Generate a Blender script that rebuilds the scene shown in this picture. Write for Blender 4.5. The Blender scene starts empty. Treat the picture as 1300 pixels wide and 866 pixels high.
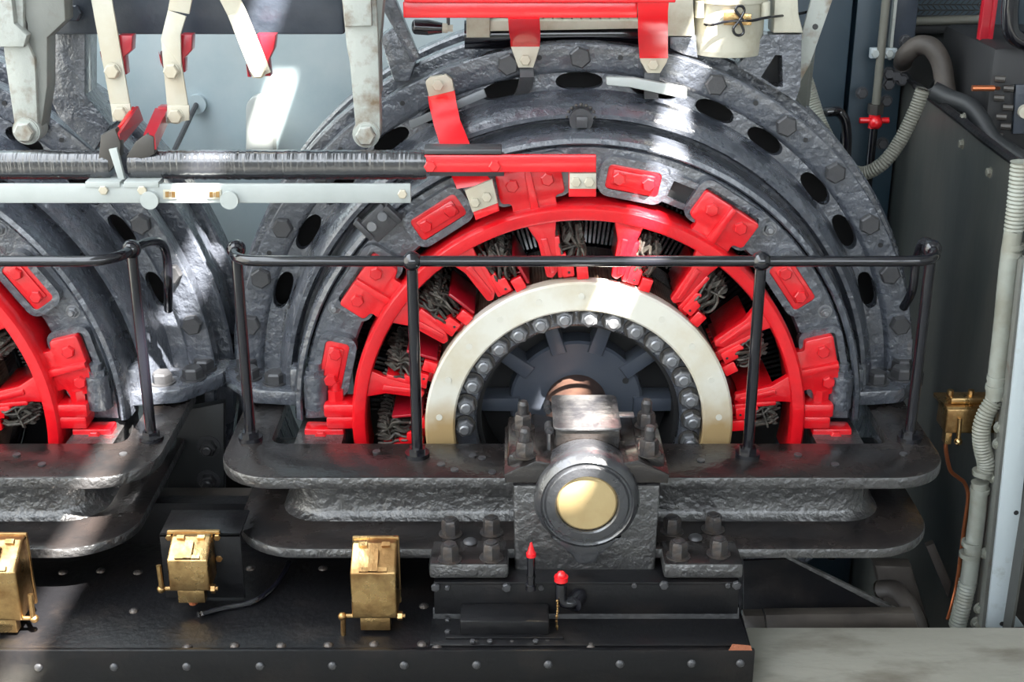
import bpy, bmesh, math, random
from mathutils import Vector, Matrix
random.seed(7)
S = bpy.context.scene
COL = S.collection
PI = math.pi
R = math.radians

# ------------------------------------------------------------------ camera
F = 1700.0
PITCH = R(21.19)
CAM = (-.158, -3.144, 1.338)
cd = bpy.data.cameras.new('camera')
cd.sensor_width = 36.0
cd.lens = 36.0 * F / 1300.0
cd.clip_start = .05
cam = bpy.data.objects.new('camera', cd)
cam.location = CAM
cam.rotation_euler = (PI / 2 - PITCH, 0, 0)
COL.objects.link(cam)
S.camera = cam

# ------------------------------------------------------------------ world, sun, exposure
w = bpy.data.worlds.new('world')
S.world = w
w.use_nodes = True
bgn = w.node_tree.nodes['Background']
bgn.inputs[0].default_value = (.86, .93, 1.0, 1)
bgn.inputs[1].default_value = 8.0
SUN = Vector((-.33, .50, -.85)).normalized()
sl = bpy.data.lights.new('sun', 'SUN')
sl.energy = 90.0
sl.angle = R(.6)
sl.color = (1, .95, .87)
sun = bpy.data.objects.new('sun', sl)
sun.rotation_euler = SUN.to_track_quat('-Z', 'Y').to_euler()
sun.location = (2, -4, 6)
COL.objects.link(sun)
S.view_settings.view_transform = 'Standard'
S.view_settings.look = 'None'
S.view_settings.gamma = 1
S.view_settings.use_curve_mapping = False
S.view_settings.exposure = -.2

# ------------------------------------------------------------------ pixel -> point at a known depth
cp, sp = math.cos(PITCH), math.sin(PITCH)
def _ray(px, py):
    a = (px - 650) / F; b = -(py - 433) / F
    return (a, cp + b * sp, -sp + b * cp)
def U(px, py, Y):
    d = _ray(px, py); t = (Y - CAM[1]) / d[1]
    return Vector([CAM[i] + t * d[i] for i in range(3)])
def UZ(px, py, Z):
    d = _ray(px, py); t = (Z - CAM[2]) / d[2]
    return Vector([CAM[i] + t * d[i] for i in range(3)])
def UX(px, py, X):
    d = _ray(px, py); t = (X - CAM[0]) / d[0]
    return Vector([CAM[i] + t * d[i] for i in range(3)])

# ------------------------------------------------------------------ materials
MATS = {}
def mat(name, base, rough=.5, metal=0.0, bump=0.0, bscale=40.0, base2=None, cscale=12.0, cmin=.4, cmax=.6,
        rough2=None, coat=0.0, spec=.5, bdist=.01, detail=4.0, stretch=(1, 1, 1)):
    m = bpy.data.materials.new(name)
    m.use_nodes = True
    nt = m.node_tree
    b = nt.nodes['Principled BSDF']
    b.inputs['Base Color'].default_value = (*base, 1)
    b.inputs['Roughness'].default_value = rough
    b.inputs['Metallic'].default_value = metal
    b.inputs['Specular IOR Level'].default_value = spec
    b.inputs['Coat Weight'].default_value = coat
    b.inputs['Coat Roughness'].default_value = .15
    tc = nt.nodes.new('ShaderNodeTexCoord')
    mp = nt.nodes.new('ShaderNodeMapping')
    mp.inputs['Scale'].default_value = stretch
    nt.links.new(tc.outputs['Object'], mp.inputs['Vector'])
    if base2 or rough2 is not None:
        n = nt.nodes.new('ShaderNodeTexNoise')
        n.inputs['Scale'].default_value = cscale
        n.inputs['Detail'].default_value = 6
        n.inputs['Roughness'].default_value = .6
        nt.links.new(mp.outputs[0], n.inputs['Vector'])
        mr = nt.nodes.new('ShaderNodeMapRange')
        mr.inputs['From Min'].default_value = cmin
        mr.inputs['From Max'].default_value = cmax
        nt.links.new(n.outputs['Fac'], mr.inputs['Value'])
        if base2:
            mx = nt.nodes.new('ShaderNodeMix')
            mx.data_type = 'RGBA'
            mx.inputs['A'].default_value = (*base, 1)
            mx.inputs['B'].default_value = (*base2, 1)
            nt.links.new(mr.outputs[0], mx.inputs['Factor'])
            nt.links.new(mx.outputs['Result'], b.inputs['Base Color'])
        if rough2 is not None:
            mf = nt.nodes.new('ShaderNodeMix')
            mf.inputs['A'].default_value = rough
            mf.inputs['B'].default_value = rough2
            nt.links.new(mr.outputs[0], mf.inputs['Factor'])
            nt.links.new(mf.outputs['Result'], b.inputs['Roughness'])
    if bump:
        n2 = nt.nodes.new('ShaderNodeTexNoise')
        n2.inputs['Scale'].default_value = bscale
        n2.inputs['Detail'].default_value = detail
        n2.inputs['Roughness'].default_value = .55
        nt.links.new(mp.outputs[0], n2.inputs['Vector'])
        bp = nt.nodes.new('ShaderNodeBump')
        bp.inputs['Strength'].default_value = bump
        bp.inputs['Distance'].default_value = bdist
        nt.links.new(n2.outputs['Fac'], bp.inputs['Height'])
        nt.links.new(bp.outputs[0], b.inputs['Normal'])
    MATS[name] = m
    return m

mat('cast_black', (.064, .071, .088), .22, bump=.85, bscale=38, rough2=.36, spec=1.0, coat=.7, cscale=9, bdist=.0105, base2=(.044, .050, .064))
mat('collar_black', (.028, .029, .033), .22, bump=.4, bscale=36, rough2=.34, spec=.9, coat=.5, cscale=9)
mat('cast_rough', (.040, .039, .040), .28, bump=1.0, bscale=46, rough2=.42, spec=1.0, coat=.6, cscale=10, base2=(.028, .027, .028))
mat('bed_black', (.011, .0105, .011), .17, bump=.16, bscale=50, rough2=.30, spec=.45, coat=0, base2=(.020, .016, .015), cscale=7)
mat('plate_black', (.0065, .0065, .0075), .30, bump=.14, bscale=60, rough2=.5, spec=.35, base2=(.015, .012, .011), cscale=8, cmin=.5, cmax=.75)
mat('edge_grey', (.09, .088, .085), .42, bump=.7, bscale=60, base2=(.05, .048, .046), cscale=30)
mat('gloss_black', (.006, .006, .009), .12, spec=.6, coat=.35)
mat('dark', (.010, .010, .011), .55)
mat('dark_gloss', (.010, .011, .016), .13, spec=1.0, coat=1.0, bump=.8, bscale=160, bdist=.004)
mat('bolt_grey', (.060, .060, .064), .36, .3, bump=.15, bscale=80)
mat('nut_steel', (.24, .245, .26), .36, .65, bump=.15, bscale=90)
mat('washer_dark', (.06, .055, .05), .45, .3)
mat('red', (.66, .006, .012), .30, bump=.28, bscale=55, spec=.6, coat=.45, bdist=.006, base2=(.56, .004, .010), cscale=9)
mat('red_smooth', (.72, .008, .014), .25, spec=.6, coat=.5, bump=.05, bscale=20)
mat('red_dark', (.33, .006, .016), .30, coat=.3)
mat('cream', (.47, .45, .375), .40, bump=.08, bscale=60, base2=(.42, .37, .28), cscale=6)
mat('cream_old', (.44, .42, .34), .45, bump=.15, bscale=50, base2=(.26, .21, .13), cscale=7, cmin=.5, cmax=.72)
mat('ring_white', (.60, .585, .52), .38, bump=.10, bscale=40, base2=(.50, .44, .32), cscale=5, cmin=.48, cmax=.7, coat=.15)
mat('bar_grey', (.38, .405, .395), .38, bump=.05, bscale=40, base2=(.33, .355, .345), cscale=5)
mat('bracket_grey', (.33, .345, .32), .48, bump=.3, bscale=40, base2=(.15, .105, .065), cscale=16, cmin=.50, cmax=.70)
mat('bracket_shaded', (.17, .175, .16), .5, bump=.2, bscale=40, base2=(.13, .10, .075), cscale=14, cmin=.58, cmax=.75)
mat('wall_pale', (.31, .385, .415), .42, bump=.04, bscale=10, base2=(.38, .44, .46), cscale=3)
mat('beam_slate', (.026, .033, .046), .36, bump=.25, bscale=30, coat=.1, base2=(.038, .046, .060), cscale=10)
mat('hub_slate', (.050, .060, .080), .32, bump=.1, bscale=30, base2=(.060, .068, .085), cscale=6)
mat('blue_steel', (.017, .036, .052), .42, bump=.05, bscale=20, base2=(.026, .046, .062), cscale=3)
mat('side_steel', (.034, .038, .036), .40, bump=.06, bscale=25, base2=(.060, .060, .054), cscale=4, stretch=(1, 1, .35))
mat('brass', (.60, .40, .18), .26, 1.0, bump=.2, bscale=40, base2=(.30, .17, .07), cscale=14, rough2=.42)
mat('brass_disc', (.52, .40, .21), .42, .45, bump=.05, bscale=30, base2=(.46, .34, .17), cscale=9)
mat('copper', (.62, .20, .09), .30, .85)
mat('rust_shaft', (.075, .040, .028), .5, .2, base2=(.05, .026, .02), cscale=20)
mat('comm_copper', (.30, .20, .14), .36, .5, base2=(.16, .105, .08), cscale=20)
mat('pigtail', (.040, .036, .032), .45, .4, bump=.4, bscale=150, base2=(.085, .075, .062), cscale=60)
mat('conduit', (.30, .315, .28), .45, bump=.06, bscale=60, base2=(.24, .24, .20), cscale=10)
mat('hose', (.13, .127, .105), .5, bump=.1, bscale=60)
mat('post_pale', (.40, .45, .47), .42, bump=.10, bscale=40, base2=(.26, .27, .25), cscale=14, cmin=.6, cmax=.75)
mat('floor_pale', (.205, .198, .170), .5, bump=.3, bscale=24, base2=(.075, .062, .045), cscale=11, cmin=.50, cmax=.78, stretch=(.4, 1, 1))
mat('floor_hall', (.16, .165, .155), .5, bump=.1, bscale=20, base2=(.13, .13, .12), cscale=3)
mat('plaster', (.38, .39, .38), .7)
mat('ceil', (.45, .46, .46), .7)
mat('pit_brown', (.035, .029, .025), .6, bump=.3, bscale=20, base2=(.06, .05, .042), cscale=6)
mat('silver_lid', (.24, .235, .235), .30, .7, bump=.35, bscale=45, base2=(.09, .09, .10), cscale=14)
mat('ring_plain', (.56, .545, .48), .4)
mat('bearing_brown', (.028, .023, .021), .20, .2, bump=.35, bscale=50, coat=.6, base2=(.018, .016, .016), cscale=10)
mat('nut_dark', (.050, .048, .050), .32, .35, bump=.3, bscale=90, base2=(.070, .056, .048), cscale=40)
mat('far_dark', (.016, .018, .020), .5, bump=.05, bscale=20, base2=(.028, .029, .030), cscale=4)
mat('bar_slate', (.16, .17, .18), .35, .2)
mat('rust_patch', (.30, .10, .05), .6, bump=.5, bscale=80)

def ring_stain():
    m = MATS['ring_white']; nt = m.node_tree; b = nt.nodes['Principled BSDF']
    tc = nt.nodes.new('ShaderNodeTexCoord'); sx = nt.nodes.new('ShaderNodeSeparateXYZ')
    nz = nt.nodes.new('ShaderNodeTexNoise'); nz.inputs['Scale'].default_value = 14; nz.inputs['Detail'].default_value = 5
    ad = nt.nodes.new('ShaderNodeMath'); ad.operation = 'MULTIPLY_ADD'; ad.inputs[1].default_value = .10
    mr = nt.nodes.new('ShaderNodeMapRange'); mr.inputs['From Min'].default_value = .13; mr.inputs['From Max'].default_value = .05
    mx = nt.nodes.new('ShaderNodeMix'); mx.data_type = 'RGBA'; mx.inputs['B'].default_value = (.36, .25, .12, 1)
    old = b.inputs['Base Color'].links[0].from_socket
    nt.links.new(tc.outputs['Object'], sx.inputs[0]); nt.links.new(tc.outputs['Object'], nz.inputs['Vector'])
    nt.links.new(nz.outputs['Fac'], ad.inputs[0]); nt.links.new(sx.outputs['Z'], ad.inputs[2])
    nt.links.new(ad.outputs[0], mr.inputs['Value']); nt.links.new(mr.outputs[0], mx.inputs['Factor'])
    nt.links.new(old, mx.inputs['A']); nt.links.new(mx.outputs['Result'], b.inputs['Base Color'])
ring_stain()

# wrapped tape: bands around the bar
def tape_mat():
    m = mat('tape_black', (.014, .015, .019), .22, spec=1.0, coat=.6)
    nt = m.node_tree; b = nt.nodes['Principled BSDF']
    tc = nt.nodes.new('ShaderNodeTexCoord')
    mp = nt.nodes.new('ShaderNodeMapping'); mp.inputs['Scale'].default_value = (140, 10, 10)
    n = nt.nodes.new('ShaderNodeTexNoise'); n.inputs['Scale'].default_value = 1.0; n.inputs['Detail'].default_value = 2
    bp = nt.nodes.new('ShaderNodeBump'); bp.inputs['Strength'].default_value = .7; bp.inputs['Distance'].default_value = .006
    nt.links.new(tc.outputs['Object'], mp.inputs[0]); nt.links.new(mp.outputs[0], n.inputs['Vector'])
    nt.links.new(n.outputs['Fac'], bp.inputs['Height']); nt.links.new(bp.outputs[0], b.inputs['Normal'])
tape_mat()

# ------------------------------------------------------------------ mesh helpers
def finish(bm, name, m, smooth=35):
    bmesh.ops.recalc_face_normals(bm, faces=bm.faces[:])
    me = bpy.data.meshes.new(name)
    bm.to_mesh(me); bm.free()
    if smooth:
        for p in me.polygons: p.use_smooth = True
        me.set_sharp_from_angle(angle=R(smooth))
    me.materials.append(MATS[m])
    return me
def link(name, me, parent=None, loc=None, rot=None):
    o = bpy.data.objects.new(name, me)
    COL.objects.link(o)
    if loc is not None: o.location = loc
    if rot is not None: o.rotation_euler = rot
    if parent is not None:
        o.parent = parent
        o.matrix_parent_inverse = WM[parent.name].inverted()
    WM[o.name] = Matrix.LocRotScale(Vector(o.location), o.rotation_euler, None)
    return o
WM = {}
def obj(name, bm, m, parent=None, smooth=35):
    return link(name, finish(bm, name, m, smooth), parent)
def tag(o, label, cat, group=None):
    o['label'] = label; o['category'] = cat
    if group: o['group'] = group
    return o
def thing(name, label, cat, loc=(0, 0, 0), group=None):
    o = bpy.data.objects.new(name, None)
    o.empty_display_size = .05
    o.location = loc
    COL.objects.link(o)
    WM[o.name] = Matrix.Translation(Vector(loc))
    return tag(o, label, cat, group)
def struct(o):
    o['kind'] = 'structure'
    return o
def N(): return bmesh.new()

def box(bm, x0, x1, y0, y1, z0, z1, bev=0.0, seg=2):
    vs = [bm.verts.new(p) for p in ((x0,y0,z0),(x1,y0,z0),(x1,y1,z0),(x0,y1,z0),(x0,y0,z1),(x1,y0,z1),(x1,y1,z1),(x0,y1,z1))]
    fs = [bm.faces.new([vs[i] for i in f]) for f in ((0,3,2,1),(4,5,6,7),(0,1,5,4),(1,2,6,5),(2,3,7,6),(3,0,4,7))]
    if bev:
        es = list({e for f in fs for e in f.edges})
        bmesh.ops.bevel(bm, geom=es, offset=bev, segments=seg, profile=.5, affect='EDGES')
    return vs
def prism(bm, pts, f0, f1, bev=0.0, seg=2):
    """extrude a polygon: f0(p)/f1(p) map a 2-D point to the two ends"""
    a = [bm.verts.new(f0(p)) for p in pts]
    b = [bm.verts.new(f1(p)) for p in pts]
    n = len(pts)
    fs = [bm.faces.new(a), bm.faces.new(b[::-1])]
    for i in range(n):
        fs.append(bm.faces.new((a[i], b[i], b[(i+1) % n], a[(i+1) % n])))
    bmesh.ops.recalc_face_normals(bm, faces=fs)
    if bev:
        es = [e for e in {e for f in fs[:2] for e in f.edges}]
        bmesh.ops.bevel(bm, geom=es, offset=bev, segments=seg, profile=.5, affect='EDGES')
def prism_y(bm, pts, y0, y1, bev=0.0, seg=2):
    prism(bm, pts, lambda p: (p[0], y0, p[1]), lambda p: (p[0], y1, p[1]), bev, seg)
def prism_z(bm, pts, z0, z1, bev=0.0, seg=2):
    prism(bm, pts, lambda p: (p[0], p[1], z0), lambda p: (p[0], p[1], z1), bev, seg)
def prism_x(bm, pts, x0, x1, bev=0.0, seg=2):
    prism(bm, pts, lambda p: (x0, p[0], p[1]), lambda p: (x1, p[0], p[1]), bev, seg)
def px_plate(bm, pix, Y, th, bev=.002):
    """flat bar whose front face lies in the plane Y, outline read from the photograph, thickness th going back"""
    pts = [(U(a, b, Y).x, U(a, b, Y).z) for a, b in pix]
    prism_y(bm, pts, Y, Y + th, bev)
def rounded(pts, rad, seg=6):
    out = []
    n = len(pts)
    for i, p in enumerate(pts):
        r = rad[i] if isinstance(rad, (list, tuple)) else rad
        p = Vector(p); a = Vector(pts[i-1]); b = Vector(pts[(i+1) % n])
        if r <= 0: out.append(tuple(p)); continue
        u = (a-p).normalized(); v = (b-p).normalized()
        ang = u.angle(v); d = min(r / math.tan(ang/2), (a-p).length*.49, (b-p).length*.49)
        rr = d * math.tan(ang/2)
        c = p + (u+v).normalized() * (rr / math.sin(ang/2))
        s = p + u*d - c; e = p + v*d - c
        tot = s.angle_signed(e)
        for k in range(seg+1):
            q = s.copy(); q.rotate(Matrix.Rotation(-tot*k/seg, 2)); out.append(tuple(c+q))
    return out
def frame_of(d):
    d = d.normalized()
    up = Vector((0, 0, 1)) if abs(d.z) < .95 else Vector((1, 0, 0))
    a = d.cross(up).normalized(); b = a.cross(d).normalized()
    return a, b
def cyl(bm, p0, p1, r, seg=16, r1=None, cap=True):
    p0 = Vector(p0); p1 = Vector(p1)
    if r1 is None: r1 = r
    a, b = frame_of(p1 - p0)
    A = []; B = []
    for k in range(seg):
        t = 2*PI*k/seg
        o = a*math.cos(t) + b*math.sin(t)
        A.append(bm.verts.new(p0 + o*r)); B.append(bm.verts.new(p1 + o*r1))
    for k in range(seg):
        bm.faces.new((A[k], A[(k+1) % seg], B[(k+1) % seg], B[k]))
    if cap:
        bm.faces.new(A[::-1]); bm.faces.new(B)
def spline(pts, n=8):
    pts = [Vector(p) for p in pts]
    if len(pts) < 3: return pts
    out = []
    P = [pts[0]*2 - pts[1]] + pts + [pts[-1]*2 - pts[-2]]
    for i in range(1, len(P)-2):
        for k in range(n):
            t = k/n
            a, b, c, d = P[i-1], P[i], P[i+1], P[i+2]
            out.append(.5*((2*b) + (c-a)*t + (2*a-5*b+4*c-d)*t*t + (3*b-a-3*c+d)*t**3))
    out.append(pts[-1])
    return out
def tube(bm, pts, r, seg=10, rf=None):
    pts = [Vector(p) for p in pts]
    n = len(pts)
    rings = []
    a0 = None
    for i, p in enumerate(pts):
        d = (pts[min(i+1, n-1)] - pts[max(i-1, 0)]).normalized()
        if a0 is None: a, b = frame_of(d)
        else:
            a = (a0 - d*a0.dot(d)).normalized(); b = d.cross(a)
        a0 = a
        rr = rf(i) if rf else r
        rings.append([bm.verts.new(p + (a*math.cos(2*PI*k/seg) + b*math.sin(2*PI*k/seg))*rr) for k in range(seg)])
    for i in range(n-1):
        for k in range(seg):
            bm.faces.new((rings[i][k], rings[i][(k+1) % seg], rings[i+1][(k+1) % seg], rings[i+1][k]))
    bm.faces.new(rings[0][::-1]); bm.faces.new(rings[-1])
def resample(pts, step):
    pts = [Vector(p) for p in pts]
    L = [0]
    for a, b in zip(pts, pts[1:]): L.append(L[-1] + (b-a).length)
    n = max(2, int(L[-1]/step)); out = []; j = 0
    for i in range(n+1):
        s = L[-1]*i/n
        while j < len(L)-2 and L[j+1] < s: j += 1
        t = (s-L[j])/max(1e-9, L[j+1]-L[j]); out.append(pts[j].lerp(pts[j+1], t))
    return out
def ribbed(bm, pts, r, pitch=.008, amp=.12, seg=12):
    q = resample(spline(pts, 10), pitch/2)
    tube(bm, q, r, seg, lambda i: r*(1+amp) if i % 2 else r*(1-amp))
def ball(bm, c, r, u=16, v=10, sc=(1, 1, 1)):
    bmesh.ops.create_uvsphere(bm, u_segments=u, v_segments=v, radius=r,
                              matrix=Matrix.Translation(Vector(c)) @ Matrix.Diagonal((*sc, 1)))
def lathe(bm, prof, segs=128, a0=0.0, a1=2*PI):
    """closed profile of (radius, y) turned about the Y axis, angle from +Z towards +X"""
    full = abs(a1-a0 - 2*PI) < 1e-6
    cnt = segs if full else segs+1
    rings = []
    for k in range(cnt):
        t = a0 + (a1-a0)*k/segs
        rings.append([bm.verts.new((r*math.sin(t), y, r*math.cos(t))) for r, y in prof])
    m = len(prof)
    for k in range(segs):
        A = rings[k]; B = rings[(k+1) % cnt]
        for i in range(m):
            bm.faces.new((A[i], A[(i+1) % m], B[(i+1) % m], B[i]))
    if not full:
        bm.faces.new(rings[0]); bm.faces.new(rings[-1][::-1])
def pol(th, r, y):          # th in degrees from the top, clockwise
    return Vector((r*math.sin(R(th)), y, r*math.cos(R(th))))
def boolean(me, cut_bm):
    a = bpy.data.objects.new('tmp_a', me); COL.objects.link(a)
    cm = bpy.data.meshes.new('tmp'); bmesh.ops.recalc_face_normals(cut_bm, faces=cut_bm.faces[:]); cut_bm.to_mesh(cm); cut_bm.free()
    b = bpy.data.objects.new('tmp_b', cm); COL.objects.link(b)
    md = a.modifiers.new('b', 'BOOLEAN'); md.object = b; md.operation = 'DIFFERENCE'; md.solver = 'EXACT'
    dg = bpy.context.evaluated_depsgraph_get(); dg.update()
    out = bpy.data.meshes.new_from_object(a.evaluated_get(dg))
    bpy.data.objects.remove(a); bpy.data.objects.remove(b)
    for p in out.polygons: p.use_smooth = True
    out.set_sharp_from_angle(angle=R(38))
    return out
def hex_mesh(name, r, h, m, washer=0.0, stud=0.0, rot=0.0, chamf=.15):
    """hexagon head along -Y from y=0; optional washer under it and stud through it"""
    bm = N()
    y = 0
    if washer:
        cyl(bm, (0, 0, 0), (0, -.12*r, 0), r*washer, 20); y = -.12*r
    for (ra, ya, rb, yb) in ((r, y, r, y-h*.8), (r, y-h*.8, r*(1-chamf), y-h)):
        A = [bm.verts.new((ra*math.cos(rot+PI*k/3), ya, ra*math.sin(rot+PI*k/3))) for k in range(6)]
        B = [bm.verts.new((rb*math.cos(rot+PI*k/3), yb, rb*math.sin(rot+PI*k/3))) for k in range(6)]
        for k in range(6): bm.faces.new((A[k], A[(k+1) % 6], B[(k+1) % 6], B[k]))
        if yb <= y-h+1e-6: bm.faces.new(B)
    if stud:
        cyl(bm, (0, y-h, 0), (0, y-h-stud*.75, 0), r*.58, 14)
        cyl(bm, (0, y-h-stud*.75, 0), (0, y-h-stud, 0), r*.58, 14, r*.42)
    bmesh.ops.remove_doubles(bm, verts=bm.verts[:], dist=1e-5)
    return finish(bm, name, m, 30)
UP = (-PI/2, 0, 0)          # turns a -Y head to +Z
def copy_tree(o, loc=None, parent=None):
    c = o.copy(); COL.objects.link(c)
    if parent is not None:
        c.parent = parent; c.matrix_parent_inverse = o.matrix_parent_inverse.copy()
    if loc is not None: c.location = loc
    for ch in o.children: copy_tree(ch, None, c)
    return c
def drop(root, test):       # remove descendants that fail a test
    for ch in list(root.children):
        drop(ch, test)
        if not test(ch): bpy.data.objects.remove(ch)

# ================================================================== THE SETTING
FZ = -.345
bm = N(); box(bm, -4.2, 4.2, -1.05, -.58, FZ-.12, FZ)
struct(obj('floor', bm, 'floor_pale', smooth=0))
bm = N(); box(bm, -4.2, 4.2, -5.6, -1.05, FZ-.12, FZ)
struct(obj('floor', bm, 'floor_hall', smooth=0))
bm = N(); box(bm, -4.2, 4.2, -.58, 2.2, -1.25, -1.15)
struct(obj('floor', bm, 'pit_brown', smooth=0))
bm = N(); box(bm, .37, 4.2, -.60, -.575, -1.15, FZ-.12)
struct(obj('wall_pit', bm, 'pit_brown', smooth=0))
bm = N(); box(bm, -4.2, .62, .72, .80, -1.15, 3.6)
struct(obj('wall_back', bm, 'wall_pale', smooth=0))
bm = N(); box(bm, .62, 4.2, 1.6, 1.68, -1.15, 3.6)
struct(obj('wall_recess', bm, 'blue_steel', smooth=0))
CZ = 3.6  # unseen panels added overhead to block the sun, slit for its streaks
k = SUN.x / -SUN.z          # sideways drift per metre of drop
slits = sorted([-.985 - k*(CZ-.18), .22 - k*(CZ-.66)])
xs = [-1.3] + [v for s in slits for v in (s-.05, s+.05)] + [4.2]
for i in range(0, len(xs), 2):
    bm = N(); box(bm, xs[i], xs[i+1], -5.6, 2.2, CZ, CZ+.08)
    struct(obj('sun_slit_ceiling', bm, 'ceil', smooth=0))
for i in range(1, len(xs)-1, 2):
    for (y0, y1) in ((-1.5 if i == 3 else -1.06, 2.2), (-1.5, -1.24), (-5.6, -2.82 if i == 3 else -3.25)):
        bm = N(); box(bm, xs[i]-.02, xs[i+1]+.02, y0, y1, CZ+.08, CZ+.12)
        struct(obj('sun_slit_ceiling', bm, 'ceil', smooth=0))

# unseen hall in front of the machines, added to shape the light: a wall of tall windows and two plain side walls
for (x0, x1, z0, z1) in [(-4.2, 4.2, FZ, 1.5), (-4.2, 4.2, 3.4, CZ)] + [(-4.2 + i*1.68 - .12, -4.2 + i*1.68 + .12, 1.5, 3.4) for i in range(6)]:
    bm = N(); box(bm, max(-4.2, x0), min(4.2, x1), -5.6, -5.45, z0, z1)
    struct(obj('wall_front', bm, 'plaster', smooth=0))
for nm, x in (('wall_left', -4.3), ('wall_right', 4.2)):
    bm = N(); box(bm, x, x+.1, -5.6, 2.2, -1.2, CZ)
    struct(obj(nm, bm, 'plaster', smooth=0))

# ================================================================== GENERATOR
GEN = thing('generator', 'large black generator at centre with red brush ring and white clamp ring', 'generator', (0, 0, 0), 'generators in a row')
# --- end bell
prof = [(.86,.05),(.86,.003),(.857,0),(.803,0),(.796,.004),(.790,.014),(.752,.014),(.747,.006),(.744,-.03),(.738,-.065),(.729,-.09),(.716,-.102),
        (.706,-.100),(.701,-.088),(.697,-.058),(.690,-.056),(.686,-.085),(.686,-.150),(.684,-.178),(.678,-.190),(.668,-.194),(.664,-.190),(.664,-.13),
        (.664,-.10),(.690,-.03),(.735,.035),(.80,.05)]
bm = N(); lathe(bm, prof, 160, R(-91), R(91))
me = finish(bm, 'stator_frame', 'cast_black')
SLOTS = [0, 13.2, -13.2, 24.8, -24.8, 35.5, -35.5, 48.5, -48.5, 58.6, -58.6, 71, -71]
cb = N()
for t in SLOTS:
    w2 = .056 if abs(t) < 20 else .050
    pts = []
    for q in range(20):
        a = 2*PI*q/20
        cx_ = math.copysign(abs(math.cos(a))**.75, math.cos(a))*w2; cz_ = math.copysign(abs(math.sin(a))**.9, math.sin(a))*.0205
        rr = .7705 + cz_ - cx_*cx_*.6
        v = Matrix.Rotation(R(t), 3, 'Y') @ Vector((cx_, 0, rr))
        pts.append((v.x, v.z))
    prism_y(cb, pts, -.05, .10)
bell = link('stator_frame', boolean(me, cb), GEN)
# dark sheet standing in for the shade inside the bell behind the slots
bm = N(); lathe(bm, [(.82,.19),(.82,.20),(.56,.20),(.56,.19)], 96, R(-91), R(91))
obj('slot_shade_sheet', bm, 'dark', GEN)
fb = hex_mesh('frame_bolt', .026, .020, 'bolt_grey', washer=0)
for t in (0, 11.6, -11.6, 22.6, -22.6, 36.3, -36.3, 48, -48, 59, -59.8, 68.8, -69.6, 78.5, -78.5):
    p = pol(t, .829, 0)
    link('frame_bolt', fb, bell, p, (0, R(random.uniform(0, 60)), 0))
# small holes drawn as dowel pins
dp = N(); cyl(dp, (0, 0, 0), (0, -.002, 0), .006, 12); dp = finish(dp, 'dowel_hole', 'dark')
for t in (6.5, -6.5, 30, -30, 63.5, -65, 40.5, -43):
    link('dowel_hole', dp, bell, pol(t, .832, 0))
# lifting eye plug at top of the groove
bm = N(); cyl(bm, (0, 0, 0), (0, -.028, 0), .027, 24); box(bm, -.012, .014, -.046, -.026, -.014, .012, .002)
plug = obj('frame_plug', bm, 'bolt_grey', GEN); plug.location = pol(0, .703, -.088)
WM[plug.name] = Matrix.Translation(plug.location)
sb = N(); ball(sb, (0, 0, 0), .0045, 8, 6); sb = finish(sb, 'bead', 'washer_dark')
for q in range(9):
    a = R(-80 + 20*q)
    link('bead', sb, plug, (.033*math.sin(a), -.098, .703+.033*math.cos(a)))
# --- yoke behind the bell
for (y0, y1, r0) in ((.052, .10, .845), (.10, .165, .885), (.175, .245, .872), (.255, .33, .892)):
    bm = N(); lathe(bm, [(r0,y0+.006),(r0-.006,y0),(.815,y0),(.815,y1),(r0-.006,y1),(r0,y1-.006)], 128)
    yk = obj('yoke_ring', bm, 'cast_black', GEN)
yb = hex_mesh('yoke_bolt', .022, .018, 'bolt_grey')
for t in (62, 70.5, 79, 87):
    for s in (1, -1):
        link('yoke_bolt', yb, yk, pol(s*t, .852, .172), (0, R(random.uniform(0, 60)), 0))
# --- pole ring plate inside the seam
prof = [(.660,-.176),(.656,-.180),(.565,-.180),(.560,-.174),(.560,-.150),(.660,-.150)]
bm = N(); lathe(bm, prof, 128, R(-91), R(91))
pring = obj('pole_ring', bm, 'cast_black', GEN)
# square window with a lip
PADS = [11.1, -33, 55.2, -76.8]
BRKS = [-11.4, 33, -55.4, 76.4]
def rr_outline(w2, h2, r, seg=5):
    return rounded([(-w2,-h2),(w2,-h2),(w2,h2),(-w2,h2)], r, seg)
def ring_frame(bm, w2, h2, t, r, y0, y1, zc):
    o = rr_outline(w2, h2, r); i = rr_outline(w2-t, h2-t, max(.002, r-t))
    n = len(o)
    L = []
    for (pts, y) in ((o, y1), (o, y0), (i, y0), (i, y1)):
        L.append([bm.verts.new((p[0], y, p[1]+zc)) for p in pts])
    for j in range(4):
        A = L[j]; B = L[(j+1) % 4]
        for q in range(n): bm.faces.new((A[q], A[(q+1) % n], B[(q+1) % n], B[q]))
bm = N(); ring_frame(bm, .078, .046, .017, .028, -.208, -.178, .597)
padf = finish(bm, 'pad_frame', 'cast_black')
bm = N(); prism_y(bm, [(p[0], p[1]+.597) for p in rr_outline(.062, .029, .004)], -.206, -.178, .003)
box(bm, -.050, .048, -.212, -.204, .580, .616, .004)
padm = finish(bm, 'pole_pad', 'red')
pbolt = hex_mesh('pad_bolt', .0155, .011, 'red')
for t in PADS:
    link('pad_frame', padf, GEN, None, (0, R(t), 0))
    q = link('pole_pad', padm, GEN, None, (0, R(t), 0))
    for x in (-.034, .034):
        link('pad_bolt', pbolt, q, Matrix.Rotation(R(t), 3, 'Y') @ Vector((x, -.212, .597)), (0, R(t+random.uniform(0, 50)), 0))
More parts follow.
